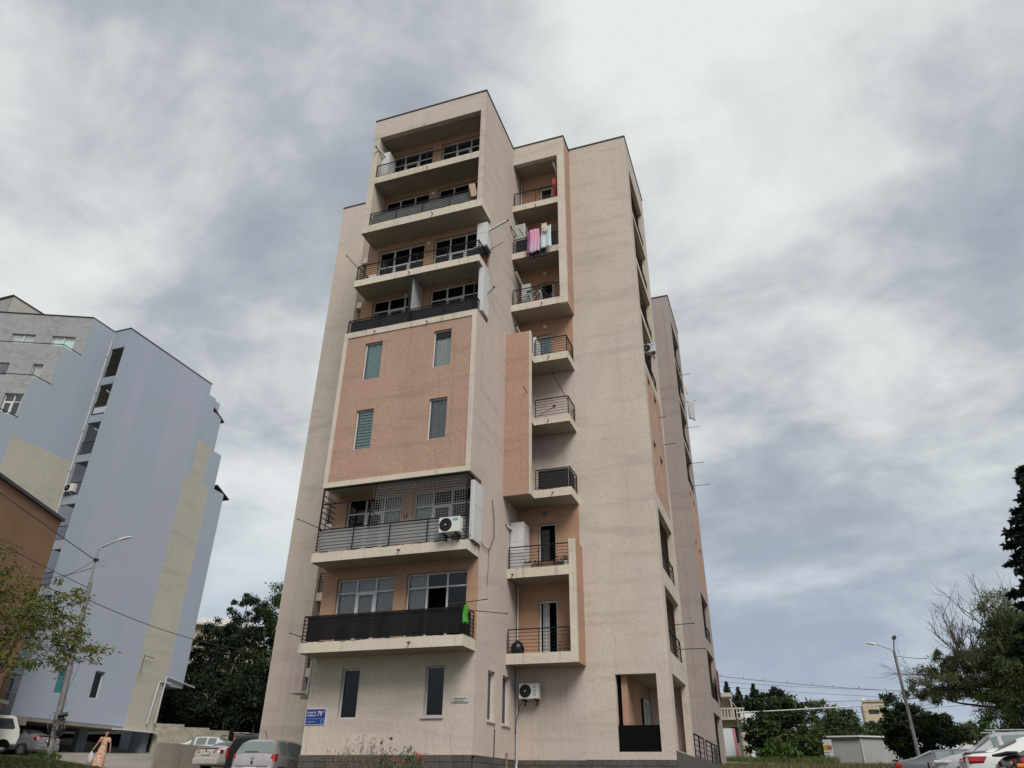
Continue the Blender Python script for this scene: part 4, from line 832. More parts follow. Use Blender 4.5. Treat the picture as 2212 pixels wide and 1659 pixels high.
# brown rendered building at the left edge
BB=thing('building','brown rendered building with dark roof edge at the left edge of the picture','building',(-38,28,1.5))
ub=Vector((.406,-.914,0)); nb_=Vector((-.914,-.406,0)); c=Vector((-39.3,30.9,0)); pbb=PL(c,ub,nb_)
mb=MB(); wallmb(mb,c,ub,nb_,0,22,1.0,13.7,[],.3); mb.build('wall','brown',BB); mb=MB(); pbb.box(mb,-.12,22,13.7,13.88,-.15,.5); mb.build('roof_coping','coping',BB)
mb=MB(); pbb.box(mb,0,.3,1.0,13.7,.303,8); mb.build('wall','brown',BB); mb=MB(); pbb.box(mb,.3,22,13.0,13.3,.31,8); mb.build('roof','concrete',BB)
mb=MB()
for k in range(9): pbb.box(mb,.25+k*.12,.28+k*.12,3.9,4.9,-.32,-.3)
pbb.box(mb,.2,1.3,4.88,4.94,-.33,-.28); mb.build('railing','iron',BB)
mb=MB(); pbb.box(mb,.2,1.5,3.7,3.88,-.4,-.02); mb.build('slab','concrete',BB)

# ------------------------------------------------------------------ vegetation
def leafmesh(pts,dirs_r,size,asp,rng,droop=0,up=.3):
    n=len(pts); d=rng.normal(size=(n,3)); d[:,2]=d[:,2]*(1-droop)-droop; d/=np.linalg.norm(d,axis=1)[:,None]
    e=rng.normal(size=(n,3)); e-= (e*d).sum(1)[:,None]*d; e/=np.linalg.norm(e,axis=1)[:,None]
    s=(size*rng.uniform(.6,1.4,size=n))[:,None]; a=d*s; b_=e*s*asp
    v=np.stack([pts-a*.1,pts+a*.5+b_*.5,pts+a,pts+a*.5-b_*.5],1).reshape(-1,3); return v
def leafobj(name,v,mats,mi,par=None,kind=None):
    n=len(v)//4; me=bpy.data.meshes.new(name); me.vertices.add(len(v)); me.vertices.foreach_set('co',v.astype(np.float32).ravel())
    me.loops.add(n*4); me.loops.foreach_set('vertex_index',np.arange(n*4,dtype=np.int32)); me.polygons.add(n); me.polygons.foreach_set('loop_start',np.arange(0,n*4,4,dtype=np.int32))
    for m in mats: me.materials.append(MATS[m])
    me.polygons.foreach_set('material_index',mi.astype(np.int32)); me.update(calc_edges=True); me.validate()
    o=bpy.data.objects.new(name,me); C.objects.link(o)
    if par is not None: setp(o,par)
    return o
def tree(name,label,base,blobs,nleaf,size,mats,trunk_r=.2,asp=.5,seed=0,group=None,cat='tree',droop=.15,lean=(0,0),shell=.55,trunk=True,clumps=60,cr=.22,limbs=None):
    """blobs: [(x,y,z,rx,rz)] crown ellipsoids; leaves sit in many small clumps in their outer part"""
    rng=np.random.default_rng(seed); t=thing(name,label,cat,base,group); rnd=random.Random(seed)
    P=[];MI=[]
    tot=sum(b_[3]**2*b_[4] for b_ in blobs)
    ends=[]
    for (x,y,z,rx,rz) in blobs:
        w=rx*rx*rz/tot; nc=max(4,int(clumps*w)); nl=int(nleaf*w/nc)+1
        for k in range(nc):
            d=rng.normal(size=3); d/=np.linalg.norm(d); r=rng.uniform(shell,1.08)**.8
            c=np.array([x,y,z])+d*np.array([rx,rx,rz])*r; sz=cr*(rx+rz)/2*rng.uniform(.6,1.4)
            q=rng.normal(size=(nl,3))*sz*.6; q[:,2]*=.7; P.append(c+q); m=rng.integers(0,len(mats)); mm=np.full(nl,m); f=rng.random(nl)<.2; mm[f]=rng.integers(0,len(mats),f.sum()); MI.append(mm)
            if k%6==0: ends.append(c)
    pts=np.concatenate(P); mi=np.concatenate(MI)
    leafobj('crown',leafmesh(pts,None,size,asp,rng,droop),mats,mi,t)
    if trunk:
        b0=Vector(base); top=Vector((np.mean([b_[0] for b_ in blobs]),np.mean([b_[1] for b_ in blobs]),np.mean([b_[2] for b_ in blobs])))
        mb=MB(); mid=b0.lerp(top,.5)+Vector((rnd.gauss(0,.1),rnd.gauss(0,.1),0)); mb.tube([b0-Vector((0,0,.3)),mid,top],trunk_r,8,r2=trunk_r*.4); mb.build('trunk','bark',t,smooth=60)
        for e in ends[:limbs or 14]:
            mb=MB(); s=mid.lerp(top,rnd.uniform(-.3,.9)); ee=Vector(e); md=s.lerp(ee,.5)+Vector((0,0,-.05*(ee-s).length)); mb.tube([s,md,ee],trunk_r*.32,5,r2=.012); mb.build('limb','bark',t,smooth=60)
    return t
def conifer(name,label,base,h,r,n,size,mats,seed,group=None,lev=None,droop=.25,open_=.0,power=1.0):
    rng=np.random.default_rng(seed); t=thing(name,label,'tree',base,group); bx,by,bz=base; L=lev or int(h*1.6); P=[];MI=[]; mb=MB()
    for l in range(L):
        f=(l+.5)/L; z=bz+h*(.08+.92*f); rr=r*(1-f)**power*rng.uniform(.8,1.15)+.05; nb=max(4,int(9*(1-f)+4))
        for k in range(nb):
            a=2*PI*(k+rng.random())/nb; Lb=rr*rng.uniform(.7,1.15); m=max(3,int(n/(L*nb)*(.4+1.2*(1-f))))
            s=rng.random(m)**.7; w=.10*Lb*(1-s)+.05
            x=bx+np.cos(a)*Lb*s+rng.normal(size=m)*w; y=by+np.sin(a)*Lb*s+rng.normal(size=m)*w; zz_=z+.12*Lb*s-droop*Lb*s**2+rng.normal(size=m)*w*.5
            P.append(np.stack([x,y,zz_],1)); MI.append(np.full(m,rng.integers(0,len(mats))))
            if Lb>.6: mb.tube([(bx,by,z),(bx+math.cos(a)*Lb*.9,by+math.sin(a)*Lb*.9,z+.1*Lb-droop*Lb*.8)],.03,4,r2=.008)
    pts=np.concatenate(P); leafobj('crown',leafmesh(pts,None,size,.45,rng,.3),mats,np.concatenate(MI),t)
    if mb.v: tag(mb.build('branch','bark',t),kind='stuff')
    mb=MB(); mb.tube([(bx,by,bz-.3),(bx,by,bz+h*.97)],max(.06,h*.014),8,r2=.02); mb.build('trunk','bark',t,smooth=60); return t
def twigs(mb,p,d,L,r,depth,rnd,n=3,up=.15,spread=.5):
    p=Vector(p); d=Vector(d).normalized(); pts=[p]
    for i in range(4): d=(d+Vector((rnd.gauss(0,.16),rnd.gauss(0,.16),rnd.gauss(0,.12)+up*.3))).normalized(); pts.append(pts[-1]+d*L/4)
    mb.tube(pts,r,4,r2=r*.5)
    if depth>0:
        for k in range(n):
            q=pts[1+rnd.randrange(4)]; dd=(d+Vector((rnd.gauss(0,spread),rnd.gauss(0,spread),rnd.gauss(0,spread*.7)+up))).normalized(); twigs(mb,q,dd,L*rnd.uniform(.5,.8),r*.55,depth-1,rnd,n,up,spread)
G=lambda x,y:(x,y,g(x,y))
# near left tree with separate leaves, leaning in from the left edge
tree('street_tree','yellow green leafy tree leaning in at the lower left in front of the brown wall',G(-27.4,19.9),[(-28.0,20.0,6.1,1.6,2.0),(-26.4,21.4,5.6,1.5,1.2),(-25.6,22.3,4.5,1.3,.95),(-26.9,20.6,4.3,1.4,1.1),(-27.8,19.3,4.2,1.2,1.2),(-26.0,21.9,6.4,.9,.8)],11000,.145,['leaf_yel','leaf_yel','leaf_mid'],.10,.36,3,droop=.45,clumps=300,cr=.19,shell=.15,limbs=14)
# background trees between the two buildings
tree('broadleaf_tree','dark bushy tree with ragged top between blue building and tower',G(-44.5,54.3),[(-43.6,54.6,12.9,1.7,2.3),(-45.2,53.4,11.4,1.6,1.7),(-43.9,54.6,9.2,2.8,2.8)],26000,.19,['leaf_pine','leaf_dark','leaf_pine'],.3,.5,11,'trees behind the parking yard' and None,clumps=210,cr=.16)
tree('broadleaf_tree','taller green tree touching the left edge of the cream tower',G(-41.2,57.0),[(-41.0,56.6,13.5,2.6,2.7),(-40.6,56.9,9.6,3.2,3.0),(-42.2,55.8,11.4,1.6,1.6)],26000,.2,['leaf_mid','leaf_dark','leaf_mid'],.3,.5,12,clumps=200,cr=.16)
tree('shrub_tree','small loose tree in front of the pale house beside the blue building',G(-46.8,53.0),[(-46.2,52.9,9.7,1.5,1.5),(-47.5,52.5,8.5,1.4,1.6)],5200,.22,['leaf_mid','leaf_dark'],.15,.5,13,clumps=90,cr=.18)
for i,(x,y,z,rx,rz) in enumerate([(-47.2,52.6,5.8,1.7,2.0),(-44.5,52.4,6.2,2.2,2.4),(-41.2,53.2,6.4,2.2,2.6),(-38.8,54.8,6.6,2.0,2.6)]):
    tree('shrub',('dark shrub behind the stone wall, nearest the blue building','dark shrub behind the stone wall, second from the blue building','dark shrub behind the stone wall, third from the blue building','dark shrub behind the stone wall, nearest the cream tower')[i],G(x,y),[(x,y,z,rx,rz)],13000,.2,['leaf_dark','leaf_pine','leaf_dark'],.1,.5,20+i,'dark shrubs behind the stone wall','shrub',clumps=90,cr=.22,limbs=5)
# right side
for i,(x,z) in enumerate([(-8.15,13.4),(-6.8,12.8),(-5.85,11.9),(-4.85,13.4),(-4.45,12.6)]):
    conifer('conifer',('leftmost small pointed conifer on the horizon beside the far wing','second pointed conifer on the horizon from the far wing','thin low conifer in the middle of the dark row','tallest pointed conifer of the dark row','conifer at the right shoulder of the tallest one')[i],(x,110+i,z-6.2),6.25,1.9 if i!=3 else 2.6,16000,.17,['leaf_pine','leaf_cyp'],40+i,'pointed conifers on the horizon',lev=24,droop=.12)
tree('pine_tree','round crowned dark pine right of the pointed conifers',G(-3.7,111),[(-3.7,110.5,9.9,1.4,1.9),(-5.6,110,9.7,2.2,2.0),(-7.6,110,9.8,1.7,2.0),(-9.0,110,9,1.3,2)],16000,.36,['leaf_pine','leaf_pine','leaf_dark'],.25,.5,50,clumps=90,cr=.2)
tree('broadleaf_tree','tall dark tree with a notched top right of the round pine',G(-2.0,95),[(-1.7,95,9.6,.9,1.3),(-1.0,95,8.3,1.0,.9)],4200,.3,['leaf_dark','leaf_pine'],.2,.5,51,clumps=50)
tree('broadleaf_tree','dark green tree with spiky top behind the goal shaped frame',G(-.6,66),[(-.6,66,5.6,1.7,1.3),(.1,66,4.6,1.5,1.6),(-1.6,66,4.4,1.3,1.4)],9000,.24,['leaf_mid','leaf_dark'],.2,.45,52,clumps=110,cr=.2)
tree('broadleaf_tree','olive grey feathery tree in the middle distance left of the kiosk',G(2.6,84),[(2.6,84,6.9,1.3,1.5),(3.2,84,5.4,1.6,1.4)],8000,.24,['leaf_olive','leaf_mid'],.2,.4,53,clumps=80)
tree('broadleaf_tree','mid green bushy tree behind the kiosk and its signboard',G(4.4,82),[(4.2,82,6.0,1.4,1.3),(5.9,82,4.9,1.5,1.2),(7.3,82,4.8,1.2,1.2)],9000,.24,['leaf_mid','leaf_dark','leaf_mid'],.2,.45,54,clumps=110)
tree('broadleaf_tree','low dark tree just right of the pale villa',G(-2.6,60),[(-2.5,60,3.9,1.25,1.3),(-1.5,61,3.2,1.1,1.1)],6500,.22,['leaf_dark','leaf_mid','leaf_dark'],.15,.5,55,clumps=90)
tree('shrub','bright green bush at the foot of the goal shaped frame','' or G(-1.5,54),[(-1.45,54,2.3,1.05,.75),(-.7,54.5,2.0,.8,.6)],6500,.17,['leaf_bright','leaf_mid'],.06,.5,56,None,'shrub',clumps=80,limbs=4)
for i,(x,y,z,rx,rz) in enumerate([(.4,58,2.6,1.1,1.0),(1.6,72,3.7,1.4,1.3),(.5,63,3.2,1.1,1.2),(3.2,76,4.2,1.6,1.1),(6.8,79,4.0,1.7,1.2)]):
    tree('shrub',('dark bush between the bright green bush and the kiosk signboard','bush behind the top left corner of the kiosk','bush behind the crossbar frame in the middle of the thicket','bush showing just above the left half of the kiosk roof','bush showing above the right half of the kiosk roof')[i],G(x,y),[(x,y,z,rx,rz)],4500,.2,['leaf_mid','leaf_dark','leaf_mid'],.08,.5,60+i,'bushes of the thicket on the right','shrub',clumps=60,limbs=4)
tree('broadleaf_tree','dense dark green tree right of the kiosk behind the double lamp post',G(7.4,61.5),[(6.4,61.5,5.0,1.0,1.6),(7.3,61.5,4.0,1.6,1.8),(8.6,61.8,3.6,1.5,1.4),(6.6,61.3,3.4,1.0,1.2)],15000,.2,['leaf_mid','leaf_dark','leaf_dark'],.18,.5,70,clumps=190,cr=.17)
tree('broadleaf_tree','thin leaved tree with blue green leaves right of the double lamp post',G(9.6,63),[(9.4,63,4.3,1.2,.9),(10.5,63,3.9,1.0,.8)],4500,.2,['leaf_olive','leaf_dark'],.1,.45,71,clumps=70,cr=.2)
tree('broadleaf_tree','bright green tree low behind the white wall on the right',G(13.2,76),[(13.2,76,4.7,1.5,.9),(15.5,76,4.8,2,1.1)],5000,.24,['leaf_bright','leaf_mid'],.12,.45,72,clumps=70)  # bright and mid green leaves, picked per clump
# feathery olive tree with bare top
wt=tree('willow_tree','big feathery olive green tree with bare branches on top at the right edge',G(12.9,56),[(9.4,57.5,6.5,2.0,.95),(11.4,57,6.9,2.2,1.5),(13.3,55.5,8.9,1.9,2.6),(14.8,55.5,7.2,3.0,2.8),(8.3,58,5.9,1.2,.5),(9.4,57.6,7.7,1.2,.6),(13.4,56,5.2,2.8,1.3),(16.8,55,7.5,3,3.6),(10.4,57,8.3,1.0,.5)],120000,.27,['leaf_olive','leaf_olive','leaf_olive','leaf_mid'],.30,.17,80,droop=.0,clumps=760,cr=.19,shell=.25,limbs=40)
rnd=random.Random(5); mb=MB()
for k in range(9): twigs(mb,(11.0+rnd.uniform(-.5,.5),57,7.0),(rnd.uniform(-.9,.3),0,1.0),rnd.uniform(2.0,3.0),.055,3,rnd,3,.2,.5)
for k in range(4): twigs(mb,(12.6+rnd.uniform(-.3,1.3),56,9.0),(rnd.uniform(-.5,.3),0,1),2.4,.05,3,rnd,3,.2,.45)
for k in range(5): twigs(mb,(10.6,57.5,6.2),(-1,rnd.uniform(-.4,.4),rnd.uniform(-.25,.15)),rnd.uniform(1.6,3.0),.04,3,rnd,3,-.05,.4)
tag(mb.build('bare_branch','twig',wt),kind='stuff')
conifer('cedar_tree','tall black green conifer cut by the right edge of the picture',G(12.55,40.4),14.6-g(12.55,40.4)-.1,3.7,110000,.26,['leaf_cyp','leaf_pine'],90,lev=26,droop=.22,power=.75)
# planter at the tower foot: dry stalks, oleander
def planting(name,label,x0,x1,y0,y1,n,h,mats,size,seed,flowers=None,cat='plant',asp=.3,stemm='straw',group='plants at the foot of the tower',spread=.12):
    rnd=random.Random(seed); rng=np.random.default_rng(seed); cx=(x0+x1)/2; cy=(y0+y1)/2; t=thing(name,label,cat,(cx,cy,g(cx,cy)),group); mb=MB(); P=[]; F=[]
    for k in range(n):
        x=rnd.uniform(x0,x1); y=rnd.uniform(y0,y1); z=g(x,y); hh=h*rnd.uniform(.55,1.0)*(1-.35*abs((x-cx)/((x1-x0)/2+.01))); dx=rnd.gauss(0,spread)*hh; dy=rnd.gauss(0,spread)*hh; pts=[Vector((x,y,z)),Vector((x+dx*.4,y+dy*.4,z+hh*.55)),Vector((x+dx,y+dy,z+hh))]; mb.tube(pts,.008,4,r2=.004)
        for q in range(16):
            f=rnd.uniform(.15,1); pp=pts[0].lerp(pts[2],f); P.append((pp.x+rnd.gauss(0,.03),pp.y+rnd.gauss(0,.03),pp.z))
        F.append(pts[2])
    mb.build('stem',stemm,t)
    rng=np.random.default_rng(seed); pts=np.array(P); leafobj('leaves',leafmesh(pts,None,size,asp,rng,-.3),mats,rng.integers(0,len(mats),len(pts)),t)
    if flowers:
        for f in F[:flowers]:
            q=np.array(f)+rng.normal(size=(26,3))*.05; o=leafobj('flower',leafmesh(q,None,.06,.8,rng,0),['flowerpink'],np.zeros(26),t)
planting('dry_shrub','tall dry brown stalks growing in front of the tower plinth',-14.0,-11.5,22.3,22.9,120,1.75,['straw','grassdry'],.07,1)
planting('oleander_bush','oleander bush with pink flowers in front of the tower plinth',-11.9,-10.6,22.2,22.8,60,1.45,['leaf_mid','leaf_olive'],.13,2,flowers=7,stemm='twig')
planting('weed','green weedy clump at the foot of the tower under the dry stalks',-14.0,-11.0,22.0,22.4,80,.75,['grassgreen','leaf_mid'],.12,3,stemm='grassgreen')
planting('rose_bush','small dark rose bush by the tower corner',-10.5,-9.9,22.9,23.2,9,1.15,['leaf_dark','leaf_mid'],.09,4,stemm='twig',flowers=1)
planting('sapling','thick single leafy shoot rising above the oleander',-12.2,-12.0,22.5,22.6,3,1.95,['leaf_mid','leaf_dark'],.13,5,stemm='twig',asp=.5)
mb=MB(); mb.tube([(-9.6,25.5,-.2),(-9.58,25.5,1.85)],.022,6); tag(mb.build('stake','rust'),'thin upright iron stake standing by the side wall of the tower','stake')
mb=MB(); mb.tube([(-9.3,25.9,-.2),(-9.28,25.9,1.15)],.04,7); tag(mb.build('post','wood'),'short wooden post beside the iron stake','post')
# grass: mound at left, strip at right
def grass(name,label_,pts,hh,mats,size,seed):
    rng=np.random.default_rng(seed); n=len(pts); d=rng.normal(size=(n,3))*.35; d[:,2]=1; a=d*(hh*rng.uniform(.4,1.2,size=n))[:,None]; e=rng.normal(size=(n,3)); e[:,2]=0; e/=np.linalg.norm(e,axis=1)[:,None]; b_=e*size
    v=np.stack([pts-b_,pts+b_,pts+a+b_*.2,pts+a-b_*.2],1).reshape(-1,3); o=leafobj(name,v,mats,rng.integers(0,len(mats),n)); tag(o,label_,'grass',kind='stuff'); return o
rng=np.random.default_rng(1)
def scatter(n,cx,cy,rx,ry):
    a=rng.uniform(0,2*PI,n); r=np.sqrt(rng.uniform(0,1,n)); x=cx+rx*r*np.cos(a); y=cy+ry*r*np.sin(a); return np.array([(p,q,g(p,q)) for p,q in zip(x,y)])
grass('grass','rough green and dry grass on the bank around the leaning lamp post',scatter(26000,-32.2,25.4,5.3,4.0),.15,['grassgreen','grassdry','leaf_mid'],.02,2)
x=rng.uniform(-6,9,22000); y=rng.uniform(41,50,22000); grass('grass','dry grass in front of the kerb on the right',np.array([(p,q,g(p,q)) for p,q in zip(x,y)]),.22,['grassdry','grassdry','grassgreen'],.018,3)
x=rng.uniform(-6,2,9000); y=rng.uniform(51,60,9000); grass('grass','weeds beyond the kerb under the goal shaped frame',np.array([(p,q,g(p,q)) for p,q in zip(x,y)]),.5,['grassdry','grassgreen','leaf_bright'],.02,4)
planting('weed','weed clump at the foot of the leaning lamp post',-33.2,-31.6,27.6,28.6,60,.7,['grassgreen','leaf_mid'],.14,6,stemm='grassgreen',group=None)

# ------------------------------------------------------------------ right side structures
t=thing('kiosk','grey white box kiosk with flat tin roof on the right','kiosk',(3.5,68,2))
mb=MB()
kp=[(1.95,67.0),(4.35,66.6),(6.9,68.2),(4.6,70.2)]; zb,zt=1.7,3.98
for i in range(2):
    p,q=kp[i],kp[i+1]; m=MB(); m.add([(p[0],p[1],zb),(q[0],q[1],zb),(q[0],q[1],zt),(p[0],p[1],zt)],[(0,1,2,3)]); d=Vector((-(q[1]-p[1]),q[0]-p[0],0)).normalized()*.06; m.add([(p[0]+d.x,p[1]+d.y,zb),(q[0]+d.x,q[1]+d.y,zb),(q[0]+d.x,q[1]+d.y,zt),(p[0]+d.x,p[1]+d.y,zt)],[(3,2,1,0)]); m.build('wall','kioskwall',t)
m=MB(); m.add([(*kp[3],zb),(*kp[0],zb),(*kp[0],zt),(*kp[3],zt),(*kp[2],zb),(*kp[2],zt)],[(0,1,2,3),(4,0,3,5)]); m.build('wall','kioskwall',t)
m=MB(); ro=[(1.65,66.8),(4.3,66.35),(7.1,68.1),(4.6,70.5)]; m.add([(*p,zt+.003) for p in ro]+[(*p,zt+.10) for p in ro],[(0,3,2,1),(4,5,6,7),(0,1,5,4),(1,2,6,5),(2,3,7,6),(3,0,4,7)]); m.build('roof','whitemetal',t)
m=MB(); m.tube([(4.35,66.58,zb),(4.35,66.58,zt)],.04,6); m.build('corner_trim','whitemetal',t)
t=thing('signboard','white signboard with yellow band and red script leaning beside the kiosk','sign',(1.8,62,2)); sp=PL((1.53,62.0,0),Vector((.62,-.3,0)).normalized(),(.4,.9,0))
m=MB(); sp.box(m,0,.62,2.2,3.55,0,.05); m.build('panel','signwhite',t); m=MB(); sp.box(m,0,.62,2.92,3.2,-.012,-.002); m.build('band','yellowsign',t); m=MB(); sp.box(m,.34,.62,2.925,3.195,-.018,-.013); m.build('badge','bannerpink',t)
m=MB(); sp.box(m,.1,.16,1.7,2.2,.0,.05); sp.box(m,.45,.51,1.7,2.2,.0,.05); m.build('leg','wood',t)
su=sp.u; text('Bro',.20,sp.P(.30,2.98,-.022),su,(0,0,1),'redink',t); 
for i,s in enumerate(('by Nunua G','Bakery','and Breakfast')): text(s,.085,sp.P(.05 if i!=1 else .16,2.72-.17*i,-.006),su,(0,0,1),'blackink',t,sx=.85)
t=thing('pipe_frame','goal shaped frame of thin pale pipes standing in the weeds','frame',(-3.7,60,2))
for pts in ([(-3.85,60,1.9),(-3.98,60,5.2)],[(-3.4,60.4,1.7),(-3.5,60.4,5.2)]): m=MB(); m.tube(pts,.035,6); m.build('post','galv',t)
m=MB(); m.tube([(-3.98,60,5.22),(5.8,60,5.55)],.04,6); m.build('crossbar','whitemetal',t)
m=MB(); n_=24
for i in range(n_):
    x0=-6+i*15/n_; x1=x0+15/n_-.02; yy_=50.4; m=MB(); z=1.72-.0345*(x0+3.6); m.obox(((x0+x1)/2,yy_,z-.10),((x1-x0)/2,0,-.0),(0,.12,0),(0,0,.10)); o=m.build('kerb_stone','kerbstone'); tag(o,kind='structure')
# banner, villa, far block, white wall
t=thing('banner','white and pink sheet hanging beside the far wing of the tower','banner',(-5,62,2)); m=MB(); m.obox((-4.85,62,3.3),(.33,0,0),(0,.01,0),(-.06,0,1.05)); m.build('sheet','banner',t); m=MB(); m.obox((-4.43,62.02,3.35),(.11,0,0),(0,.01,0),(-.05,0,1.0)); m.build('edge','bannerpink',t)
t=thing('villa','small pale villa with balustraded balcony beyond the tower','house',(-8,84,2.5))
part(t,'wall',[(-12,84,2,-4.9,90,6.6)],'villawall'); part(t,'wall',[(-12,85.5,6.8,-6.3,90,9.2)],'villawall'); m=MB(); m.obox((-7.4,84.8,9.0),(1.5,0,0),(0,1.0,.0),(0,0,.18)); m.build('roof','rooftin',t); m=MB(); m.add([(-6.3,84,8.9),(-5.6,84,8.0),(-5.6,88,8.0),(-6.3,88,8.9),(-6.3,84,8.8),(-5.6,84,7.9),(-5.6,88,7.9),(-6.3,88,8.8)],[(0,1,2,3),(7,6,5,4),(0,4,5,1),(1,5,6,2)]); m.build('roof','rooftin',t)
part(t,'balcony_slab',[(-12,83,6.6,-4.7,85.4,6.8)],'villawall'); part(t,'balcony_rail',[(-12,83,7.55,-4.7,83.2,7.7)],'villawall')
for i in range(16): part(t,'baluster',[(-4.9-i*.3,83.03,6.8,-4.78-i*.3,83.17,7.55)],'villawall')
part(t,'pillar',[(-5.2,83.1,2,-4.9,83.4,6.6)],'villawall'); part(t,'window_opening',[(-6.4,83.96,4.6,-5.6,83.99,6.0)],'carglass')
m=MB()
for i in range(6): m.box(-5.3+i*.16,82.6,2.4,-5.28+i*.16,82.62,4.2)
m.box(-5.3,82.59,4.15,-4.45,82.63,4.2); m.build('grille','iron',t)
t=thing('building','flat white wall of a building between villa and trees','building',(-4,104,4)); part(t,'wall',[(-6.5,104,4,-4.7,106,9.1)],'signwhite'); part(t,'roof_coping',[(-6.55,103.9,9.1,-4.65,106,9.2)],'whitemetal')
t=thing('apartment_block','distant sandy apartment block with dark windows above the trees','building',(17,200,8)); 
mb=MB(); wh=[(15.9,16.6,18.0,17.6),(15.6,14.2,16.6,15.3),(17.3,14.2,18.5,15.3),(15.7,11.6,17.0,12.7),(15.0+.9,8.5,17.5,9.7)]
wallmb(mb,(0,200,0),(1,0,0),(0,1,0),14.9,19.6,6,19.4,wh,.5); mb.build('wall','farbuilding',t); part(t,'wall',[(15.1,200.5,6,19.4,210,19.2)],'farbuilding'); part(t,'roof_box',[(14.9,199.8,19.42,15.7,201,20.0)],'signwhite'); part(t,'roof_coping',[(14.7,199.7,19.2,19.8,199.99,19.45)],'farbuilding')
for q in wh: part(t,'window',[(q[0],200.2,q[1],q[2],200.3,q[3])],'carglass')
part(t,'balcony',[(17.0,199.2,13.5,19.6,199.98,14.2),(17.0,199.2,10.9,19.6,199.98,11.5)],'villawall')
t=thing('garden_wall','white panelled wall behind the parked cars on the right','wall',(16,80,3))
for i in range(7): part(t,'panel',[(12.6+i*.62,80,2.3,13.18+i*.62,80.06,4.9)],'signwhite')
part(t,'cap',[(12.5,79.95,4.9,17.1,80.15,5.0)],'whitemetal')
# ------------------------------------------------------------------ lamp posts
def head(t,p,d,L=.75,up=.12,dark=False):
    d=Vector(d).normalized(); w=Vector((-d.y,d.x,0)).normalized(); p=Vector(p); prof=[(0,.05,.05),(.12,.09,.07),(.4,.15,.085),(.75,.13,.06),(1,.02,.01)]; vs=[];fs=[];n=10
    for s,ww,hh in prof:
        for k in range(n): a=2*PI*k/n; zc=math.sin(a)*hh*(1 if math.sin(a)>0 else .35); vs.append(p+d*L*s+w*(math.cos(a)*ww)+Vector((0,0,zc)))
    for i in range(len(prof)-1):
        for k in range(n): fs.append((i*n+k,i*n+(k+1)%n,(i+1)*n+(k+1)%n,(i+1)*n+k))
    fs.append(tuple(range(n))); m=MB(); m.add(vs,fs); h=m.build('lamp_head','black' if dark else 'whitemetal',t,smooth=50)
    m=MB(); m.obox(p+d*L*.5+Vector((0,0,-.035)),d*L*.3,w*.10,Vector((0,0,.012))); setp(m.build('lens','clearlens'),h)
LP=thing('street_lamp','leaning concrete lamp post with coiled cables in front of the blue building','street lamp',(-33.0,29.1,1.0))
m=MB(); m.tube([(-33.0,29.1,.4),(-33.25,28.85,9.2)],.17,12,r2=.10); m.build('pole','concretepole',LP,smooth=60)
m=MB(); m.tube([(-33.25,28.85,9.0),(-33.3,28.8,10.7),(-33.28,28.82,10.95),(-33.2,28.9,11.05),(-32.8,29.33,11.5)],.045,8); m.build('arm','galv',LP,smooth=60); head(LP,(-32.8,29.33,11.5),(.66,.66,.42),.85)
for z in (10.35,8.3): m=MB(); m.tube([(-33.27,28.82,z-.06),(-33.27,28.82,z+.06)],.13,10); m.build('clamp','black',LP); 
m=MB(); rnd=random.Random(9)
for k in range(16):
    r=rnd.uniform(.25,.55); cx=rnd.uniform(-.1,.25); pts=[Vector((-33.02+cx+r*.6*math.cos(a+.3*k)*.8,29.05+cx*.5+r*.5*math.cos(a),2.75-.25+r*math.sin(a)*1.1)) for a in np.linspace(0,2*PI,18)]; m.tube(pts,.012,4,cap=False)
m.tube([(-33.05,29.0,1.6),(-33.1,29.0,3.4)],.11,8); m.tube([(-33.0,28.95,2.9),(-32.7,29.2,3.0)],.10,8); tag(m.build('cable_coil','black',LP,smooth=60),kind='stuff')
m=MB(); m.tube([(-33.0,28.9,6.4),(-32.75,29.2,5.6),(-32.85,29.1,4.6),(-33.0,29.0,3.8)],.012,4); m.tube([(-33.0,29.0,4.0),(-32.85,29.1,3.4),(-33.0,28.95,2.9)],.014,4); tag(m.build('cable','black',LP,smooth=60),kind='stuff')
for z in (10.2,8.2):
    pts=[Vector((-33.2+.22+.22*math.cos(a),28.95+.1,z+.15*math.sin(a))) for a in np.linspace(0,2*PI,14)]; m=MB(); m.tube(pts,.012,4,cap=False); m.build('cable_loop','garage_tint',LP)
R2=thing('street_lamp','leaning double armed lamp post before the dark tree on the right','street lamp',(6.95,57.6,1.8)); 
m=MB(); m.tube([(6.97,57.6,1.0),(6.90,57.6,8.6)],.13,10,r2=.085); m.build('pole','concretepole',R2,smooth=60)
m=MB(); m.tube([(6.9,57.6,8.55),(6.75,57.6,8.75),(5.9,57.7,9.12)],.035,6); m.build('arm','galv',R2,smooth=60); head(R2,(5.95,57.7,9.1),(-1,.1,.25),.75)
m=MB(); m.tube([(6.9,57.6,8.55),(6.92,57.2,8.9),(6.93,56.6,9.2)],.035,6); m.build('arm','iron',R2,smooth=60); head(R2,(6.93,56.7,9.2),(0.02,-1,.2),.8,dark=True)
for i,(x,y,z,dx) in enumerate(((4.35,90,8.1,-1),(5.1,92,7.75,-1),(4.4,95,7.6,1),(10.2,85,6.9,1))):
    t=thing('street_lamp',('far small street lamp left of the others among the distant trees','far small street lamp second from the left among the distant trees','lowest of the far street lamps among the distant trees','far street lamp beneath the sandy apartment block')[i],'street lamp',(x,y,3),'distant street lamps on the right'); m=MB(); m.tube([(x,y,2.5),(x,y,z)],.07,6); m.build('pole','galv',t); head(t,(x,y,z),(dx,-.3,-.1),1.1)
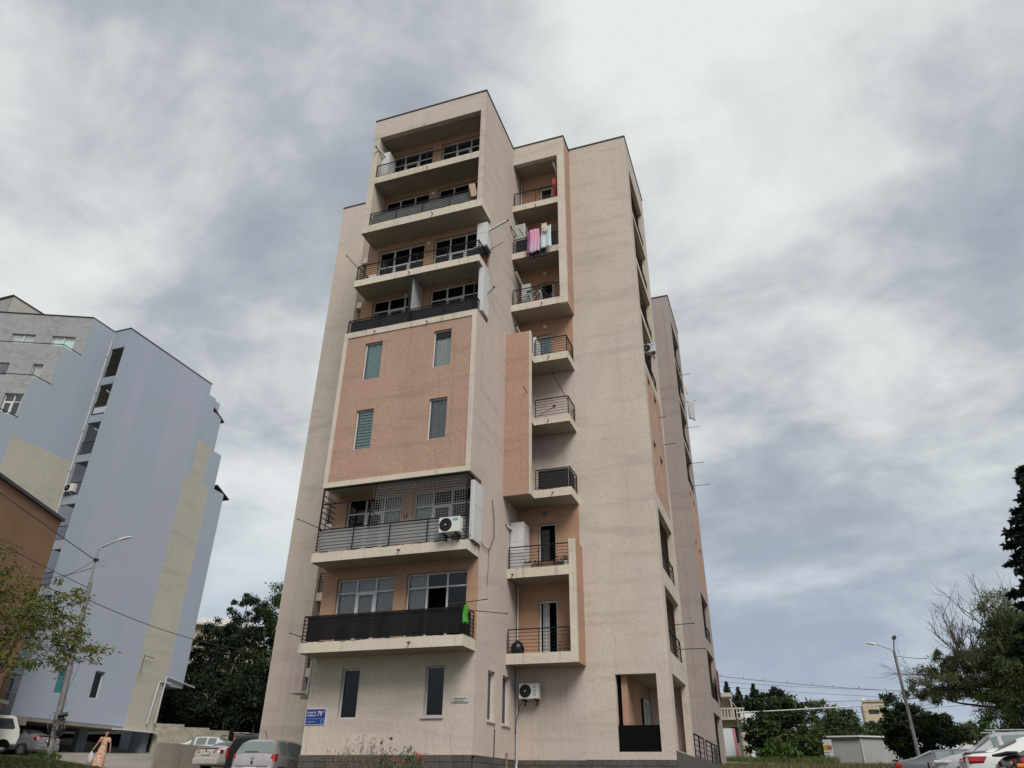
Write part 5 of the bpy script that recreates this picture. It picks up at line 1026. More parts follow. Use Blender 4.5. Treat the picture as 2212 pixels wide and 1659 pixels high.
# wires
def wire(label,p,q,sag,r=.018,grp=None,n=24):
    p=Vector(p);q=Vector(q); pts=[p.lerp(q,i/n)-Vector((0,0,sag*4*(i/n)*(1-i/n))) for i in range(n+1)]; m=MB(); m.tube(pts,r,4); tag(m.build('wire','black',smooth=60),label,'wire',grp); return pts
bp=wire('sagging wire with small birds running right from the far wing',(-9,62,8.6),(10,61,6.3),.25,.015,'overhead wires on the right')
for i,l in enumerate(('second','third')): wire(l+' overhead wire below the one with birds on the right',(-9,62.3+i,8.0-.2*i),(14,61.5+i,6.25-.4*i),.2,.010,'overhead wires on the right')
for i,z in enumerate((5.7,4.9,4.65,4.35)): wire(('level wire just above the pipe crossbar','upper thin wire under the pipe crossbar','middle thin wire under the pipe crossbar','lowest thin wire under the pipe crossbar')[i],(-2,62+i,z+.35),(12,62+i,z+(.3,.6,-.2,.1)[i]+.25),.1,.012,'overhead wires on the right')
wire('wire from the double lamp post into the feathery tree',(6.95,57.5,8.3),(10.5,58,8.1),.1,.016,'overhead wires on the right')
for i,(a,b_) in enumerate((((-33.3,28.75,10.35),(-41,18,17.5)),((-33.25,28.8,8.9),(-40,17.5,13.6)),((-33.2,28.8,8.3),(-39.5,18,10.8)),((-33.3,28.75,10.3),(-38.6,29.6,9.2)),((-33.2,28.85,10.0),(-38.6,29.6,9.9)),((-33.2,28.85,8.75),(-38.5,29.8,8.8)),((-33.2,28.85,8.2),(-38.5,29.5,8.3)))):
    wire(('thickest and highest cable from the leaning lamp post to the upper left','cable from the middle of the leaning lamp post to the left','lowest cable rising left from the leaning lamp post','short cable slanting down left behind the tree','thin cable running level to the left at the pole top','thin cable running left at mid pole','cable with black clamp leaving the pole to the left')[i],a,b_,.15,.022 if i==0 else .016,'cables of the leaning lamp post')
wire('cable from the lamp post across the blue building to the trees',(-33.1,28.9,8.3),(-41.5,60,11.0),.9,.02,'cables of the leaning lamp post')
for i,f_ in enumerate((2,4,6,8,10,12,14,16,18)):
    p=bp[f_+1]+Vector((.1*(i%3),0,.06)); m=MB(); m.lathe(p,[(.01,-.07),(.045,-.03),(.05,.02),(.03,.06),(.035,.09),(.01,.12)],8,sy=1.2); m.v=[tuple(p+(Vector(v)-p)*.62) for v in m.v]; tag(m.build('bird','black',smooth=180),('first','second','third','fourth','fifth','sixth','seventh','eighth','ninth')[i]+' small dark bird from the tower on the sagging wire','bird','birds on the wire')

# ------------------------------------------------------------------ parking yard behind
t=thing('garden_wall','rough stepped stone wall at the back of the parking yard','wall',(-40,47,2))
for a,b_,z in (((-42.5,45.5),(-41.1,46.7),3.92),((-41.1,46.7),(-39.8,47.8),3.75),((-39.8,47.8),(-38.75,48.7),3.62)):
    p=Vector((*a,0));q=Vector((*b_,0)); u=(q-p).normalized(); w=Vector((-u.y,u.x,0)); m=MB(); m.obox((p+q)/2+Vector((0,0,(z+.8)/2)),u*(q-p).length/2,w*.2,(0,0,(z-.8)/2)); m.build('wall_section','rubblewall',t)
m=MB(); m.obox((-38.62,48.8,2.3),(.1,0,0),(0,.1,0),(0,0,1.5)); m.build('post','iron',t); m=MB(); m.obox((-37.7,49.5,2.3),(.75,.6,0),(-.06,.08,0),(0,0,1.2)); m.build('panel','wood',t); m=MB(); m.obox((-37.7,49.5,3.52),(.78,.62,0),(-.08,.1,0),(0,0,.03)); m.build('cap','pvcgrey',t)
t=thing('retaining_wall','low grey concrete retaining wall beside the white sedan','wall',(-31,37,1)); 
def seg(t,a,b_,z0_,z1_,th,m,name='wall_section'):
    p=Vector((*a,0));q=Vector((*b_,0)); u=(q-p).normalized(); w=Vector((-u.y,u.x,0)); mm=MB(); mm.obox((p+q)/2+Vector((0,0,(z0_+z1_)/2)),u*(q-p).length/2,w*th,(0,0,(z1_-z0_)/2)); mm.build(name,m,t)
seg(t,(-31.85,34.6),(-31.05,41.2),.2,2.06,.13,'concrete'); seg(t,(-32.0,34.65),(-33.6,37.4),.2,2.04,.13,'concrete')
t=thing('stair_railing','stepped black pipe railing in front of the rough stone wall','railing',(-35,43,2))
px0=[(-36.6,42.7,2.75),(-35.3,43.7,2.75),(-35.3,43.7,2.98),(-34.0,44.8,2.98),(-34.0,44.8,3.2),(-32.9,45.7,3.2)]
m=MB(); m.tube(px0,.03,6); m.build('handrail','iron',t)
for p in px0[::1]: m=MB(); m.tube([(p[0],p[1],1.6),p],.025,6); m.build('post','iron',t)
t=thing('house','pale house with shallow tin roof behind the trees','house',(-60,70,9)); 
a=Vector((-61.5,65.8,0)); b_=Vector((-55,71.6,0)); u=(b_-a).normalized(); w=Vector((-u.y,u.x,0)); m=MB(); c_=(a+b_)/2; m.obox(c_+w*3+Vector((0,0,12.3)),u*4.4,w*3,(0,0,3.3)); m.build('wall','housewall',t)
m=MB(); h0=15.75; q=[a-u*.8-w*.7,b_+u*.8-w*.7,b_+u*.8+w*7,a-u*.8+w*7]; r1=a+u*3+w*3.2; r2=b_-u*3+w*3.2; vs=[(v.x,v.y,h0) for v in q]+[(r1.x,r1.y,h0+1.3),(r2.x,r2.y,h0+1.3)]+[(v.x,v.y,h0-.22) for v in q]; m.add(vs,[(0,1,5,4),(1,2,5),(2,3,4,5),(3,0,4),(6,7,1,0),(7,8,2,1),(8,9,3,2),(9,6,0,3),(9,8,7,6)]); m.build('roof','rooftin',t)
t=thing('dark_fence','dark board fence under the trees behind the stone wall','fence',(-42,52,3))
for i in range(9):
    p=Vector((-45.5+i*.95,50.0+i*.62,0)); m=MB(); m.obox(p+Vector((0,0,4.3)),Vector((.44,.29,0)),Vector((-.02,.03,0)),(0,0,1.3)); m.build('board','dark',t)
# ------------------------------------------------------------------ cars
def ring(st):
    x,zb,zt_,ztop,wb,wt=st  # zt_ = belt height
    h=ztop-zt_
    half=[(0,zb),(wb*.86,zb),(wb*.97,zb+.10),(wb,(zb+.1+zt_)*.5),(wb*.985,zt_-.06),(wb*.95,zt_),(wt+(wb*.95-wt)*.12 if h>.15 else wb*.90,zt_+h*.84 if h>.15 else zt_+h*.4),(wt*.86 if h>.15 else wb*.70,zt_+h*.97),(0,ztop)]
    return [Vector((x,-y,z)) for y,z in half]+[Vector((x,y,z)) for y,z in half[-2:0:-1]]
def car(name,label,cat,loc,yaw,S,flags,paint,wheels,L,glass='carglass',group='parked cars',detail=None,wr=.32,hub=5):
    t=thing(name,label,cat,loc,group); T=Matrix.Translation(loc)@Matrix.Rotation(yaw,4,'Z')
    rs=[ring(s) for s in S]; n=len(rs[0]); body=MB(); gl=[]
    for i in range(len(rs)-1):
        fl=flags[i]
        for k in range(n):
            k2=(k+1)%n; q=[T@rs[i][k],T@rs[i+1][k],T@rs[i+1][k2],T@rs[i][k2]]
            kk=min(k,n-1-k)
            isg=(fl=='g' and kk==5) or (fl in 'wr' and kk>=6)
            if isg: gl.append((fl,k,q,i))
            body.add(q,[(0,1,2,3)])
    body.add([T@v for v in rs[0]],[tuple(range(n))]); body.add([T@v for v in rs[-1]],[tuple(range(n))[::-1]])
    # merge the loft
    b0=body.build('body',[paint],t); bm=bmesh.new(); bm.from_mesh(b0.data); bmesh.ops.remove_doubles(bm,verts=bm.verts,dist=.0005); bmesh.ops.recalc_face_normals(bm,faces=bm.faces); bm.to_mesh(b0.data); bm.free()
    b0.data.polygons.foreach_set('use_smooth',[True]*len(b0.data.polygons)); b0.data.set_sharp_from_angle(angle=R(38)); sub=b0.modifiers.new('s','SUBSURF'); sub.levels=1; sub.render_levels=1
    # glass set a few millimetres proud of the shell
    groups={}
    for fl,k,q,i in gl: groups.setdefault((fl,k<n/2) if fl=='g' else (fl,0),[]).append(q)
    cen=T@Vector((0,0,.6))
    for key,qs in groups.items():
        m=MB()
        for q in qs:
            nn_=(q[1]-q[0]).cross(q[2]-q[0]).normalized(); c_=sum(q,Vector())/4
            if nn_.dot(c_-cen)<0: nn_=-nn_
            sh=.93 if key[0]=='g' else 1.0
            m.add([c_+(v-c_)*sh+nn_*.008 for v in q],[(0,1,2,3)])
        nm='side_window' if key[0]=='g' else ('windscreen' if key[0]=='w' else 'rear_window')
        m.build(nm,glass,t)
    X=T.to_3x3()@Vector((1,0,0)); Yv=T.to_3x3()@Vector((0,1,0)); Z=Vector((0,0,1))
    for wx in wheels:
        wb=np.interp(wx,[s[0] for s in S],[s[4] for s in S])
        for sd_ in (-1,1):
            c_=T@Vector((wx,sd_*(wb-.10),wr)); m=MB()
            a0=T@Vector((wx,sd_*(wb+.006),wr+.02)); vs=[a0]
            for k in range(17): a=PI*k/16*1.15-.12*PI/1.6; vs.append(T@Vector((wx+math.cos(a)*(wr+.075),sd_*(wb+.008-.02*abs(math.sin(a))),wr+math.sin(a)*(wr+.075))))
            m.add(vs,[(0,k+1,k+2) for k in range(16)]); m.build('wheel_arch','black',t)
            m=MB(); m.cyl(c_+Yv*sd_*.02,Yv,wr,.21,24); tyre=m.build('wheel','rubber',t,smooth=40)
            m=MB(); m.cyl(c_+Yv*sd_*.128,Yv,wr*.66,.012,24); setp(m.build('rim','shinymid',t),tyre)
            for s_ in range(hub):
                a=2*PI*s_/hub; dd=X*math.cos(a)+Z*math.sin(a); pp=dd.cross(Yv); m=MB(); m.obox(c_+Yv*sd_*.138+dd*wr*.33,dd*wr*.33,pp*wr*.09,Yv*.008); setp(m.build('spoke','galv',t),tyre)
    # extras in car coordinates
    def bx(nm,c_,hx,hy,hz,mm,rot=0,tilt=0,bevel=.01,lab=None):
        Rm=Matrix.Rotation(rot,3,'Z')@Matrix.Rotation(tilt,3,'Y'); m=MB(); A=T.to_3x3()@Rm
        m.obox(T@Vector(c_),A@Vector((hx,0,0)),A@Vector((0,hy,0)),A@Vector((0,0,hz))); return m.build(nm,mm,t,bevel=bevel,label=lab)
    if detail: detail(bx,T,t)
    return t
def poly(bxT,t,pts,mm,nm,th=.02,n=None):
    """flat polygon given in car coordinates, extruded by th along n"""
    T=bxT; n=Vector(n); v=[T@Vector(p) for p in pts]; N=(T.to_3x3()@n).normalized()*th; k=len(v); m=MB(); m.add(v+[q+N for q in v],[tuple(range(k)),tuple(range(2*k-1,k-1,-1))]+[(i,(i+1)%k,(i+1)%k+k,i+k) for i in range(k)]); return m.build(nm,mm,t,bevel=.004)
def lamp(T,t,yz,s,x0,dx,mm,name='tail_light'):
    # prism wrapped round the corner: outline in the rear plane, slanting forward along the flank
    m=MB(); k=len(yz); a=[T@Vector((x0+(.10 if y>.8 else 0),s*y,z)) for y,z in yz]; b_=[T@Vector((x0+dx*(1 if z>.9*yz[-1][1] else .8),s*y,z+(.0))) for y,z in yz]
    m.add(a+b_,[tuple(range(k)),tuple(range(2*k-1,k-1,-1))]+[(i,(i+1)%k,(i+1)%k+k,i+k) for i in range(k)]); o=m.build(name,mm,t,bevel=.012); bm=bmesh.new(); bm.from_mesh(o.data); bmesh.ops.recalc_face_normals(bm,faces=bm.faces); bm.to_mesh(o.data); bm.free()
# station: x, bottom, belt, top, half width, half width at roof
HATCH=[(-1.88,.42,.62,.66,.70,.6),(-1.86,.30,.86,.90,.80,.7),(-1.80,.25,.95,1.02,.84,.72),(-1.62,.22,.97,1.40,.845,.62),(-1.45,.20,.97,1.49,.845,.62),(-1.38,.20,.97,1.50,.845,.62),(-.85,.2,.96,1.525,.845,.63),(-.78,.2,.96,1.53,.845,.63),(.05,.2,.94,1.52,.845,.63),(.12,.2,.94,1.515,.845,.63),(.60,.2,.92,1.42,.845,.60),(1.18,.2,.92,.99,.835,.60),(1.5,.2,.86,.92,.81,.6),(1.78,.24,.74,.80,.72,.55),(1.88,.34,.6,.64,.6,.4)]
HF=['b','b','r','b','b','g','b','g','b','g','w','b','b','b']
def hatch_d(bx,T,t):
    for s in (-1,1): lamp(T,t,[(.60,.68),(.80,.68),(.855,.80),(.85,1.0),(.74,.98)],s,-1.86,.26,'redlens')
    for s in (): poly(T,t,[(-1.86,s*.60,.68),(-1.84,s*.80,.70),(-1.78,s*.815,1.0),(-1.82,s*.68,.98)] if s>0 else [(-1.82,s*.68,.98),(-1.78,s*.815,1.0),(-1.84,s*.80,.70),(-1.86,s*.60,.68)],'redlens','tail_light',.04,(-1,0,0))
    bx('bumper',(-1.85,0,.42),.09,.78,.16,'paint_beigesilver',bevel=.04); bx('licence_plate',(-1.955,0,.52),.008,.25,.055,'plate'); bx('wiper',(-1.80,.12,1.06),.012,.26,.014,'black'); bx('tailgate_line',(-1.885,0,.60),.012,.62,.008,'dark'); bx('emblem',(-1.895,0,.88),.01,.06,.04,'chrome'); bx('sticker',(-1.90,.0,.72),.008,.035,.05,'black')
    for s in (-1,1): bx('door_handle',(-.55,s*.85,.86),.09,.012,.015,'paint_beigesilver'); bx('wing_mirror',(.55,s*.93,.95),.06,.09,.07,'paint_beigesilver'); bx('door_gap',(-.78,s*.852,.6),.005,.004,.33,'dark'); bx('door_gap',(.30,s*.852,.58),.005,.004,.32,'dark')
    m=MB(); m.tube([T@Vector((-1.1,0,1.52)),T@Vector((-1.3,0,1.80))],.012,5); m.build('antenna','black',t)
    for s in (-.42,.42): bx('headrest',(-1.2,s,1.22),.05,.13,.10,'cyancurtain',bevel=.03)
HA=math.radians(96)
car('parked_car','small lilac silver hatchback parked nearest the tower corner, seen from behind','car',(-18.5+1.9*math.cos(HA),24.95+1.9*math.sin(HA)-.2,.10),HA,HATCH,HF,'paint_beigesilver',(-1.22,1.2),3.76,glass='carglass_light',detail=hatch_d,wr=.30)
SEDAN=[(-2.40,.42,.62,.66,.74,.6),(-2.37,.30,.90,.94,.86,.7),(-2.28,.26,1.03,1.08,.89,.72),(-1.75,.22,1.00,1.10,.905,.62),(-1.05,.2,.97,1.40,.91,.60),(-.95,.2,.97,1.42,.91,.60),(-.42,.2,.96,1.46,.91,.62),(-.35,.2,.96,1.465,.91,.62),(.30,.2,.94,1.45,.91,.61),(.38,.2,.94,1.44,.91,.6),(.62,.2,.93,1.38,.905,.58),(1.15,.2,.92,1.02,.90,.6),(1.75,.2,.86,.93,.87,.6),(2.2,.24,.74,.80,.78,.55),(2.40,.36,.6,.64,.6,.4)]
SF=['b','b','b','r','b','g','b','g','b','g','w','b','b','b']
def sedan_d(paint,spoiler=True):
    def fn(bx,T,t):
        for s in (-1,1):
            lamp(T,t,[(.46,.84),(.90,.80),(.915,.90),(.90,.98),(.50,.97)],s,-2.39,.30,'redlens'); bx('reversing_light',(-2.395,s*.56,.905),.012,.09,.03,'clearlens')
        bx('bumper',(-2.36,0,.45),.10,.84,.15,paint,bevel=.05); bx('licence_plate',(-2.425,0,.80),.01,.26,.06,'plate'); bx('plate_frame',(-2.415,0,.80),.008,.28,.075,'black'); (spoiler and bx('spoiler',(-2.26,0,1.085),.10,.70,.015,paint)); bx('emblem',(-2.415,0,.97),.01,.06,.03,'chrome')
        for s in (-1,1): bx('door_handle',(-.75,s*.915,.86),.09,.012,.015,paint); bx('wing_mirror',(.62,s*1.0,.97),.07,.1,.07,paint); bx('door_gap',(-.42,s*.917,.6),.005,.004,.33,'dark'); bx('door_gap',(.55,s*.915,.58),.005,.004,.32,'dark')
        text_=None
    return fn
CA=math.radians(84)
c1=car('parked_car','pearl silver sedan with wide red tail lights parked beside the concrete retaining wall','car',(-29.15,37.8,.78),CA,SEDAN,SF,'paint_pearl',(-1.42,1.40),4.8,detail=sedan_d('paint_pearl'),wr=.33,glass='carglass')
BA=math.radians(160)
car('parked_car','dull silver sedan parked half under the blue building behind the lamp post','car',(-43.8,36.0,1.48),math.radians(186),SEDAN,SF,'paint_darksilver',(-1.42,1.40),4.8,detail=sedan_d('paint_darksilver'),wr=.32)
car('parked_car','white car whose roof shows behind the stepped railing and retaining wall','car',(-35.0,41.9,1.35),math.radians(200),SEDAN,SF,'paint_white',(-1.42,1.40),4.8,detail=sedan_d('paint_white'),wr=.33,glass='carglass_light')
FA=math.radians(28)
car('parked_car','dark grey sedan with small lip spoiler, leftmost of the cars on the right','car',(5.5,33.5,.13),math.radians(-4),SEDAN,SF,'paint_grey',(-1.42,1.40),4.5,detail=sedan_d('paint_grey'),wr=.32,glass='carglass_light')
SUV=[(-2.40,.50,.75,.79,.78,.6),(-2.37,.36,1.02,1.06,.90,.7),(-2.28,.32,1.12,1.16,.94,.74),(-2.05,.3,1.14,1.58,.95,.66),(-1.75,.3,1.14,1.70,.955,.68),(-1.5,.3,1.14,1.72,.955,.68),(-1.42,.3,1.14,1.725,.955,.68),(-.52,.3,1.12,1.76,.955,.69),(-.44,.3,1.12,1.76,.955,.69),(.34,.3,1.08,1.73,.955,.68),(.42,.3,1.08,1.72,.955,.68),(.62,.3,1.07,1.66,.95,.66),(1.25,.3,1.06,1.17,.94,.66),(1.85,.3,1.0,1.08,.92,.66),(2.25,.32,.88,.94,.84,.6),(2.42,.42,.7,.74,.7,.5)]
UF=['b','b','r','b','g','b','g','b','g','b','g','w','b','b','b']
def suv_d(paint,front=True,rails=True):
    def fn(bx,T,t):
        for s in (-1,1):
            lamp(T,t,[(.58,.80),(.84,.79),(.90,.86),(.88,.93),(.62,.91)],s,2.24,-.42,'clearlens','headlight'); bx('headlight_ring',(2.02,s*.905,.86),.07,.02,.04,'chrome',bevel=.015)
            lamp(T,t,[(.56,.92),(.90,.86),(.972,.95),(.955,1.07),(.58,1.08)],s,-2.41,.52,'redlens')
            if rails: bx('roof_rail',(-.45,s*.60,1.765),1.15,.018,.018,'galv')
            bx('wing_mirror',(.75,s*1.06,1.14),.09,.12,.08,paint,bevel=.03); bx('door_handle',(-.85,s*.965,1.0),.1,.012,.016,paint); bx('door_gap',(-.48,s*.962,.72),.005,.004,.38,'dark'); bx('door_gap',(.55,s*.962,.72),.005,.004,.36,'dark')
        for k in range(2): 
            for j in range(6): bx('grille_bar',(2.46,(-.28+.36*k)+j*.05,.80),.012,.008,.10,'black')
        bx('bumper',(2.36,0,.48),.12,.84,.14,paint,bevel=.05); bx('bumper',(-2.34,0,.56),.12,.88,.16,paint,bevel=.05); bx('licence_plate',(-2.47,0,.86),.01,.26,.06,'plate'); bx('number_light_bar',(-2.45,0,.98),.02,.34,.02,'chrome')
    return fn
car('parked_suv','silver estate car facing left whose headlight and hood show behind the white one','car',(6.25,29.4,.12),math.radians(176),SUV,UF,'paint_silver',(-1.45,1.48),4.85,detail=suv_d('paint_silver'),wr=.37,glass='carglass_light')
WHT=[(-2.40,.50,.75,.79,.78,.6),(-2.38,.36,1.02,1.06,.92,.7),(-2.30,.32,1.13,1.18,.95,.74),(-1.72,.3,1.10,1.22,.96,.68),(-1.12,.3,1.10,1.48,.965,.68),(-1.04,.3,1.10,1.51,.965,.68),(-.96,.3,1.10,1.54,.965,.68),(-.30,.3,1.12,1.67,.965,.69),(-.22,.3,1.12,1.67,.965,.69),(.44,.3,1.08,1.64,.965,.68),(.5,.3,1.08,1.63,.965,.68),(.68,.3,1.07,1.58,.96,.66),(1.3,.3,1.06,1.17,.94,.66),(1.85,.3,1.0,1.08,.92,.66),(2.25,.32,.88,.94,.84,.6),(2.42,.42,.7,.74,.7,.5)]
car('parked_suv','white car with large angular red tail light between silver and black cars','car',(6.37,24.4,-.12),math.radians(-5),WHT,['b','b','r','r','b','b','g','b','g','b','g','w','b','b','b'],'paint_white',(-1.45,1.48),4.85,detail=suv_d('paint_white',rails=False),wr=.37)
BLK=[list(s) for s in SEDAN]; BLK[3][0]=-2.02; BLK[4][0]=-1.35; BLK[5][0]=-1.25; BLK=[tuple(s) for s in BLK]
def black_d(bx,T,t):
    sedan_d('paint_black',spoiler=False)(bx,T,t); bx('rear_spoiler',(-2.34,0,1.08),.09,.66,.022,'black',bevel=.015)
    for s in (-1,1): bx('amber_light',(-2.25,s*.905,.86),.13,.02,.03,'amber')
car('parked_car','black car with rear spoiler and orange red tail light cut by the right picture edge','car',(5.9,17.5,-.34),math.radians(0),BLK,SF,'paint_black',(-1.42,1.40),4.7,detail=black_d,wr=.33,glass='carglass')
VAN=[(-2.3,.5,.8,.84,.8,.7),(-2.28,.35,1.1,1.2,.92,.78),(-2.15,.3,1.15,1.84,.93,.72),(-1.9,.3,1.15,1.9,.93,.74),(-1.8,.3,1.15,1.91,.93,.74),(-.6,.3,1.13,1.93,.93,.74),(-.5,.3,1.13,1.93,.93,.74),(.5,.3,1.1,1.9,.93,.73),(.6,.3,1.1,1.88,.93,.72),(1.4,.3,1.08,1.2,.92,.7),(2.0,.3,.98,1.05,.86,.6),(2.3,.4,.7,.74,.7,.5)]
def van_d(bx,T,t):
    for s in (-1,1): bx('tail_light',(-2.27,s*.84,1.1),.05,.06,.22,'redlens'); bx('roof_rail',(-.6,s*.66,1.96),1.3,.02,.02,'iron')
    bx('licence_plate',(-2.35,0,.8),.01,.26,.06,'plate')
car('parked_van','dark tall car standing between the silver hatchback and the pearl sedan','car',(-24.6,34.4,.35),math.radians(90),VAN,['b','b','b','b','g','b','g','b','w','b','b'],'paint_navy',(-1.4,1.4),4.6,detail=van_d,wr=.34)
# small white pick-up with box-like cab
TK=thing('parked_truck','small boxy white pick-up truck with its cab cut by the left picture edge','truck',(-40.3,32.9,1.5),'parked cars')
ta=math.radians(52); TT=Matrix.Translation((-41.3,31.9,1.52))@Matrix.Rotation(ta,4,'Z')
def tpoly(nm,pts,y0_,y1_,mm,bev=.03):
    m=MB(); k=len(pts); v=[TT@Vector((x,y0_,z)) for x,z in pts]+[TT@Vector((x,y1_,z)) for x,z in pts]; m.add(v,[tuple(range(k)),tuple(range(2*k-1,k-1,-1))]+[(i,i+k,(i+1)%k+k,(i+1)%k) for i in range(k)]); 
    o=m.build(nm,mm,TK,bevel=bev); bm=bmesh.new(); bm.from_mesh(o.data); bmesh.ops.recalc_face_normals(bm,faces=bm.faces); bm.to_mesh(o.data); bm.free(); return o
tpoly('cab',[(.1,.38),(1.62,.38),(1.68,.75),(1.62,1.08),(1.30,1.72),(1.10,1.78),(.22,1.78),(.1,1.70)],-.72,.72,'paint_truck',.06)
tpoly('load_bed',[(-1.65,.48),(.05,.48),(.05,.92),(-1.65,.92)],-.72,.72,'paint_truck'); 
for s in (-1,1):
    y_=s*.726; tpoly('side_window',[(.34,1.12),(1.32,1.12),(1.36,1.20),(1.14,1.64),(.40,1.64)],y_-.004,y_+.004,'carglass',.01); tpoly('door_gap',[(.24,.5),(.25,.5),(.25,1.72),(.24,1.72)],y_-.003,y_+.003,'dark',0); tpoly('door_handle',[(.30,.98),(.42,.98),(.42,1.03),(.30,1.03)],y_-.01,y_+.012,'black',0)
    for wx in (1.0,-1.05):
        c_=TT@Vector((wx,s*.63,.27)); Yv=TT.to_3x3()@Vector((0,1,0)); m=MB(); m.cyl(c_,Yv,.28,.2,24); w_=m.build('wheel','rubber',TK,smooth=40); m=MB(); m.cyl(c_+Yv*s*.105,Yv,.16,.01,20); setp(m.build('rim','galv',TK),w_); m=MB(); m.cyl(c_+Yv*s*.112,Yv,.06,.02,12); setp(m.build('hub_cap','whitemetal',TK),w_)
        tpoly('wheel_arch',[(wx+.36*math.cos(a),.27+.36*math.sin(a)) for a in np.linspace(-.1,PI+.1,12)],y_-.03,y_+.003,'dark',0)
tpoly('windscreen',[(1.64,1.12),(1.34,1.70),(1.345,1.705),(1.65,1.125)],-.62,.62,'carglass',0)
m=MB()
for s in (-1,1): m.tube([TT@Vector((.02,s*.68,.9)),TT@Vector((.02,s*.68,1.7))],.03,6)
m.tube([TT@Vector((.02,-.7,1.7)),TT@Vector((.02,.7,1.7))],.03,6); m.tube([TT@Vector((.02,-.7,1.25)),TT@Vector((.02,.7,1.25))],.025,6); m.build('headboard_rack','paint_truck',TK)

# ------------------------------------------------------------------ the woman
def skin(name,verts,edges,radii,m,parent,sub=2,root=0):
    me=bpy.data.meshes.new(name); me.from_pydata(verts,edges,[]); me.materials.append(MATS[m]); o=bpy.data.objects.new(name,me); C.objects.link(o)
    o.modifiers.new('skin','SKIN'); lay=me.skin_vertices[0].data
    for i,r in enumerate(radii): lay[i].radius=(r,r) if not isinstance(r,tuple) else r
    for i in range(len(verts)): lay[i].use_root=(i==root)
    s=o.modifiers.new('sub','SUBSURF'); s.levels=sub; s.render_levels=sub
    o.modifiers['skin'].use_smooth_shade=True
    if parent is not None: setp(o,parent)
    return o
wx,wy,wz=-33.0,32.1,0.78
PW=thing('person','person in long cream and brown floral dress walking, carrying a white bag','person',(wx,wy,wz))
vd=Vector((.716,-.698,0)); rt=Vector((.698,.716,0))   # towards the camera, and to picture right
def B(r,f,z): q=Vector((wx,wy,wz))+rt*r+vd*f; return (q.x,q.y,wz+z)
V=[];E=[];Rr=[]
def av(p,r,prev=None):
    V.append(p);Rr.append(r)
    if prev is not None:E.append((prev,len(V)-1))
    return len(V)-1
pel=av(B(0,0,.88),(.15,.12)); wa=av(B(.005,.01,1.03),(.12,.095),pel); ch=av(B(.01,.01,1.24),(.145,.11),wa); sh=av(B(.015,0,1.36),(.10,.075),ch); nk=av(B(.02,.01,1.41),.05,sh); hd0=av(B(.02,.035,1.48),.068,nk); hd1=av(B(.02,.035,1.56),(.082,.09),hd0); hd2=av(B(.02,.02,1.64),(.068,.075),hd1)
for s,el,wr_,hn in ((-1,(-.30,.03,1.06),(-.42,.08,.84),(-.45,.10,.76)),(1,(.30,.0,1.10),(.34,.03,.86),(.35,.05,.78))):
    a=av(B(s*.17,0,1.34),.05,sh); b_=av(B(*el),.038,a); c_=av(B(*wr_),.026,b_); d_=av(B(*hn),(.030,.016),c_)
    base=Vector(B(*hn))
    for k in range(4):
        o1=rt*(.011*(k-1.5)); L=(.032,.038,.036,.028)[k]; p1=base+o1+Vector((0,0,-.02)); f1=av(tuple(p1),.0085,d_); f2=av(tuple(p1+vd*.006+Vector((0,0,-L))),.0075,f1); f3=av(tuple(p1+vd*.018+Vector((0,0,-L*1.6))),.006,f2)
    tb=av(tuple(base+vd*.022*1+Vector((0,0,.01))),.009,c_); av(tuple(base+vd*.035-rt*s*.01+Vector((0,0,-.02))),.0075,tb)
for s in (-1,1):
    h=av(B(s*.085,0,.84),.085,pel); k_=av(B(s*.10,.03+.05*s,.46),.055,h); an=av(B(s*.11,.0+.06*s,.09),.034,k_); ft=av(B(s*.12,.10+.06*s,.035),(.035,.025),an)
skin('body',V,E,Rr,'skin',PW)
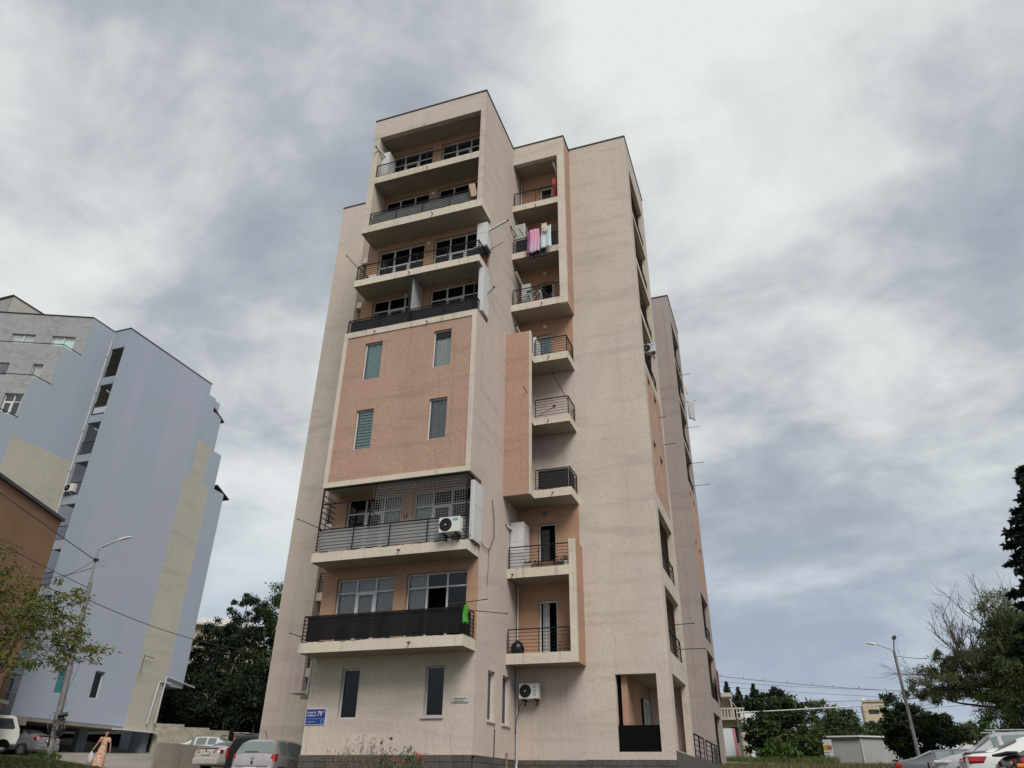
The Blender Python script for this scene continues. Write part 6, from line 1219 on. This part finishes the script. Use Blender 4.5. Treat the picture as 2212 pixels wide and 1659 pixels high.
# dress: fitted bodice, puffed short sleeves, long wavy skirt
prof=[(1.38,.085,.06),(1.33,.155,.10),(1.24,.168,.125),(1.12,.145,.115),(1.04,.135,.105),(.95,.165,.13),(.80,.195,.155),(.55,.235,.185),(.30,.275,.215),(.10,.305,.235)]
m=MB(); vs=[];fs=[];n=36
for z,a_,b_ in prof:
    fold=max(0,(1.0-z))*.022
    for k in range(n):
        th=2*PI*k/n; w_=1+fold*6*math.sin(th*9+z*3)/ (1+.0)*.28; lean=-.10*max(0,1-z); vs.append(B(a_*w_*math.cos(th)+.01+lean,b_*w_*math.sin(th),z+(.02*math.sin(th*5) if z<.2 else 0)))
for i in range(len(prof)-1):
    for k in range(n): fs.append((i*n+k,(i+1)*n+k,(i+1)*n+(k+1)%n,i*n+(k+1)%n))
m.add(vs,fs)
for s in (-1,1): m.tube([B(s*.13,0,1.345),B(s*.19,.0,1.32),B(s*.235,.01,1.22),B(s*.265,.015,1.14)],.078,12,r2=.058)
m.build('dress','floral',PW,smooth=180)
m=MB(); m.lathe(B(.02,-.028,1.625),[(.03,-.09),(.078,-.06),(.088,0),(.082,.04),(.05,.07),(.01,.08)],14,sx=.85,sy=.85); m.lathe(B(.03,-.11,1.60),[(.01,-.05),(.04,-.02),(.045,.01),(.02,.045)],10); m.build('hair','hair',PW,smooth=180)
m=MB(); hc=Vector(B(.02,.075,1.565))
for s in (-1,1): m.obox(hc+rt*.028*s+Vector((0,0,.028))+vd*.030,rt*.012,vd*.004,(0,0,.005))
m.build('eyes','black',PW); m=MB(); m.obox(hc+vd*.035+Vector((0,0,-.035)),rt*.022,vd*.006,(0,0,.006)); m.build('mouth','redcloth',PW); m=MB(); m.add([hc+vd*.03+Vector((0,0,.02)),hc+vd*.058+Vector((0,0,-.006)),hc+vd*.03-rt*.014+Vector((0,0,-.012)),hc+vd*.03+rt*.014+Vector((0,0,-.012))],[(0,2,1),(0,1,3),(1,2,3)]); m.build('nose','skin',PW)
for s in (-1,1): m=MB(); m.obox(Vector(B(s*.12,.12+.06*s,.02)),rt*.035,vd*.10,(0,0,.02)); m.build('shoe','redcloth',PW,bevel=.01)
bag=MB(); bx0=Vector(B(-.46,.12,.0)); bag.lathe(bx0,[(.10,.20),(.17,.28),(.19,.42),(.16,.55),(.09,.66),(.02,.76)],14,sx=1.0,sy=.6); tag(bag.build('carrier_bag','bagfilm',smooth=180),"translucent white plastic bag held in the walking person's hand",'bag')
# manhole / dark patch in the yard
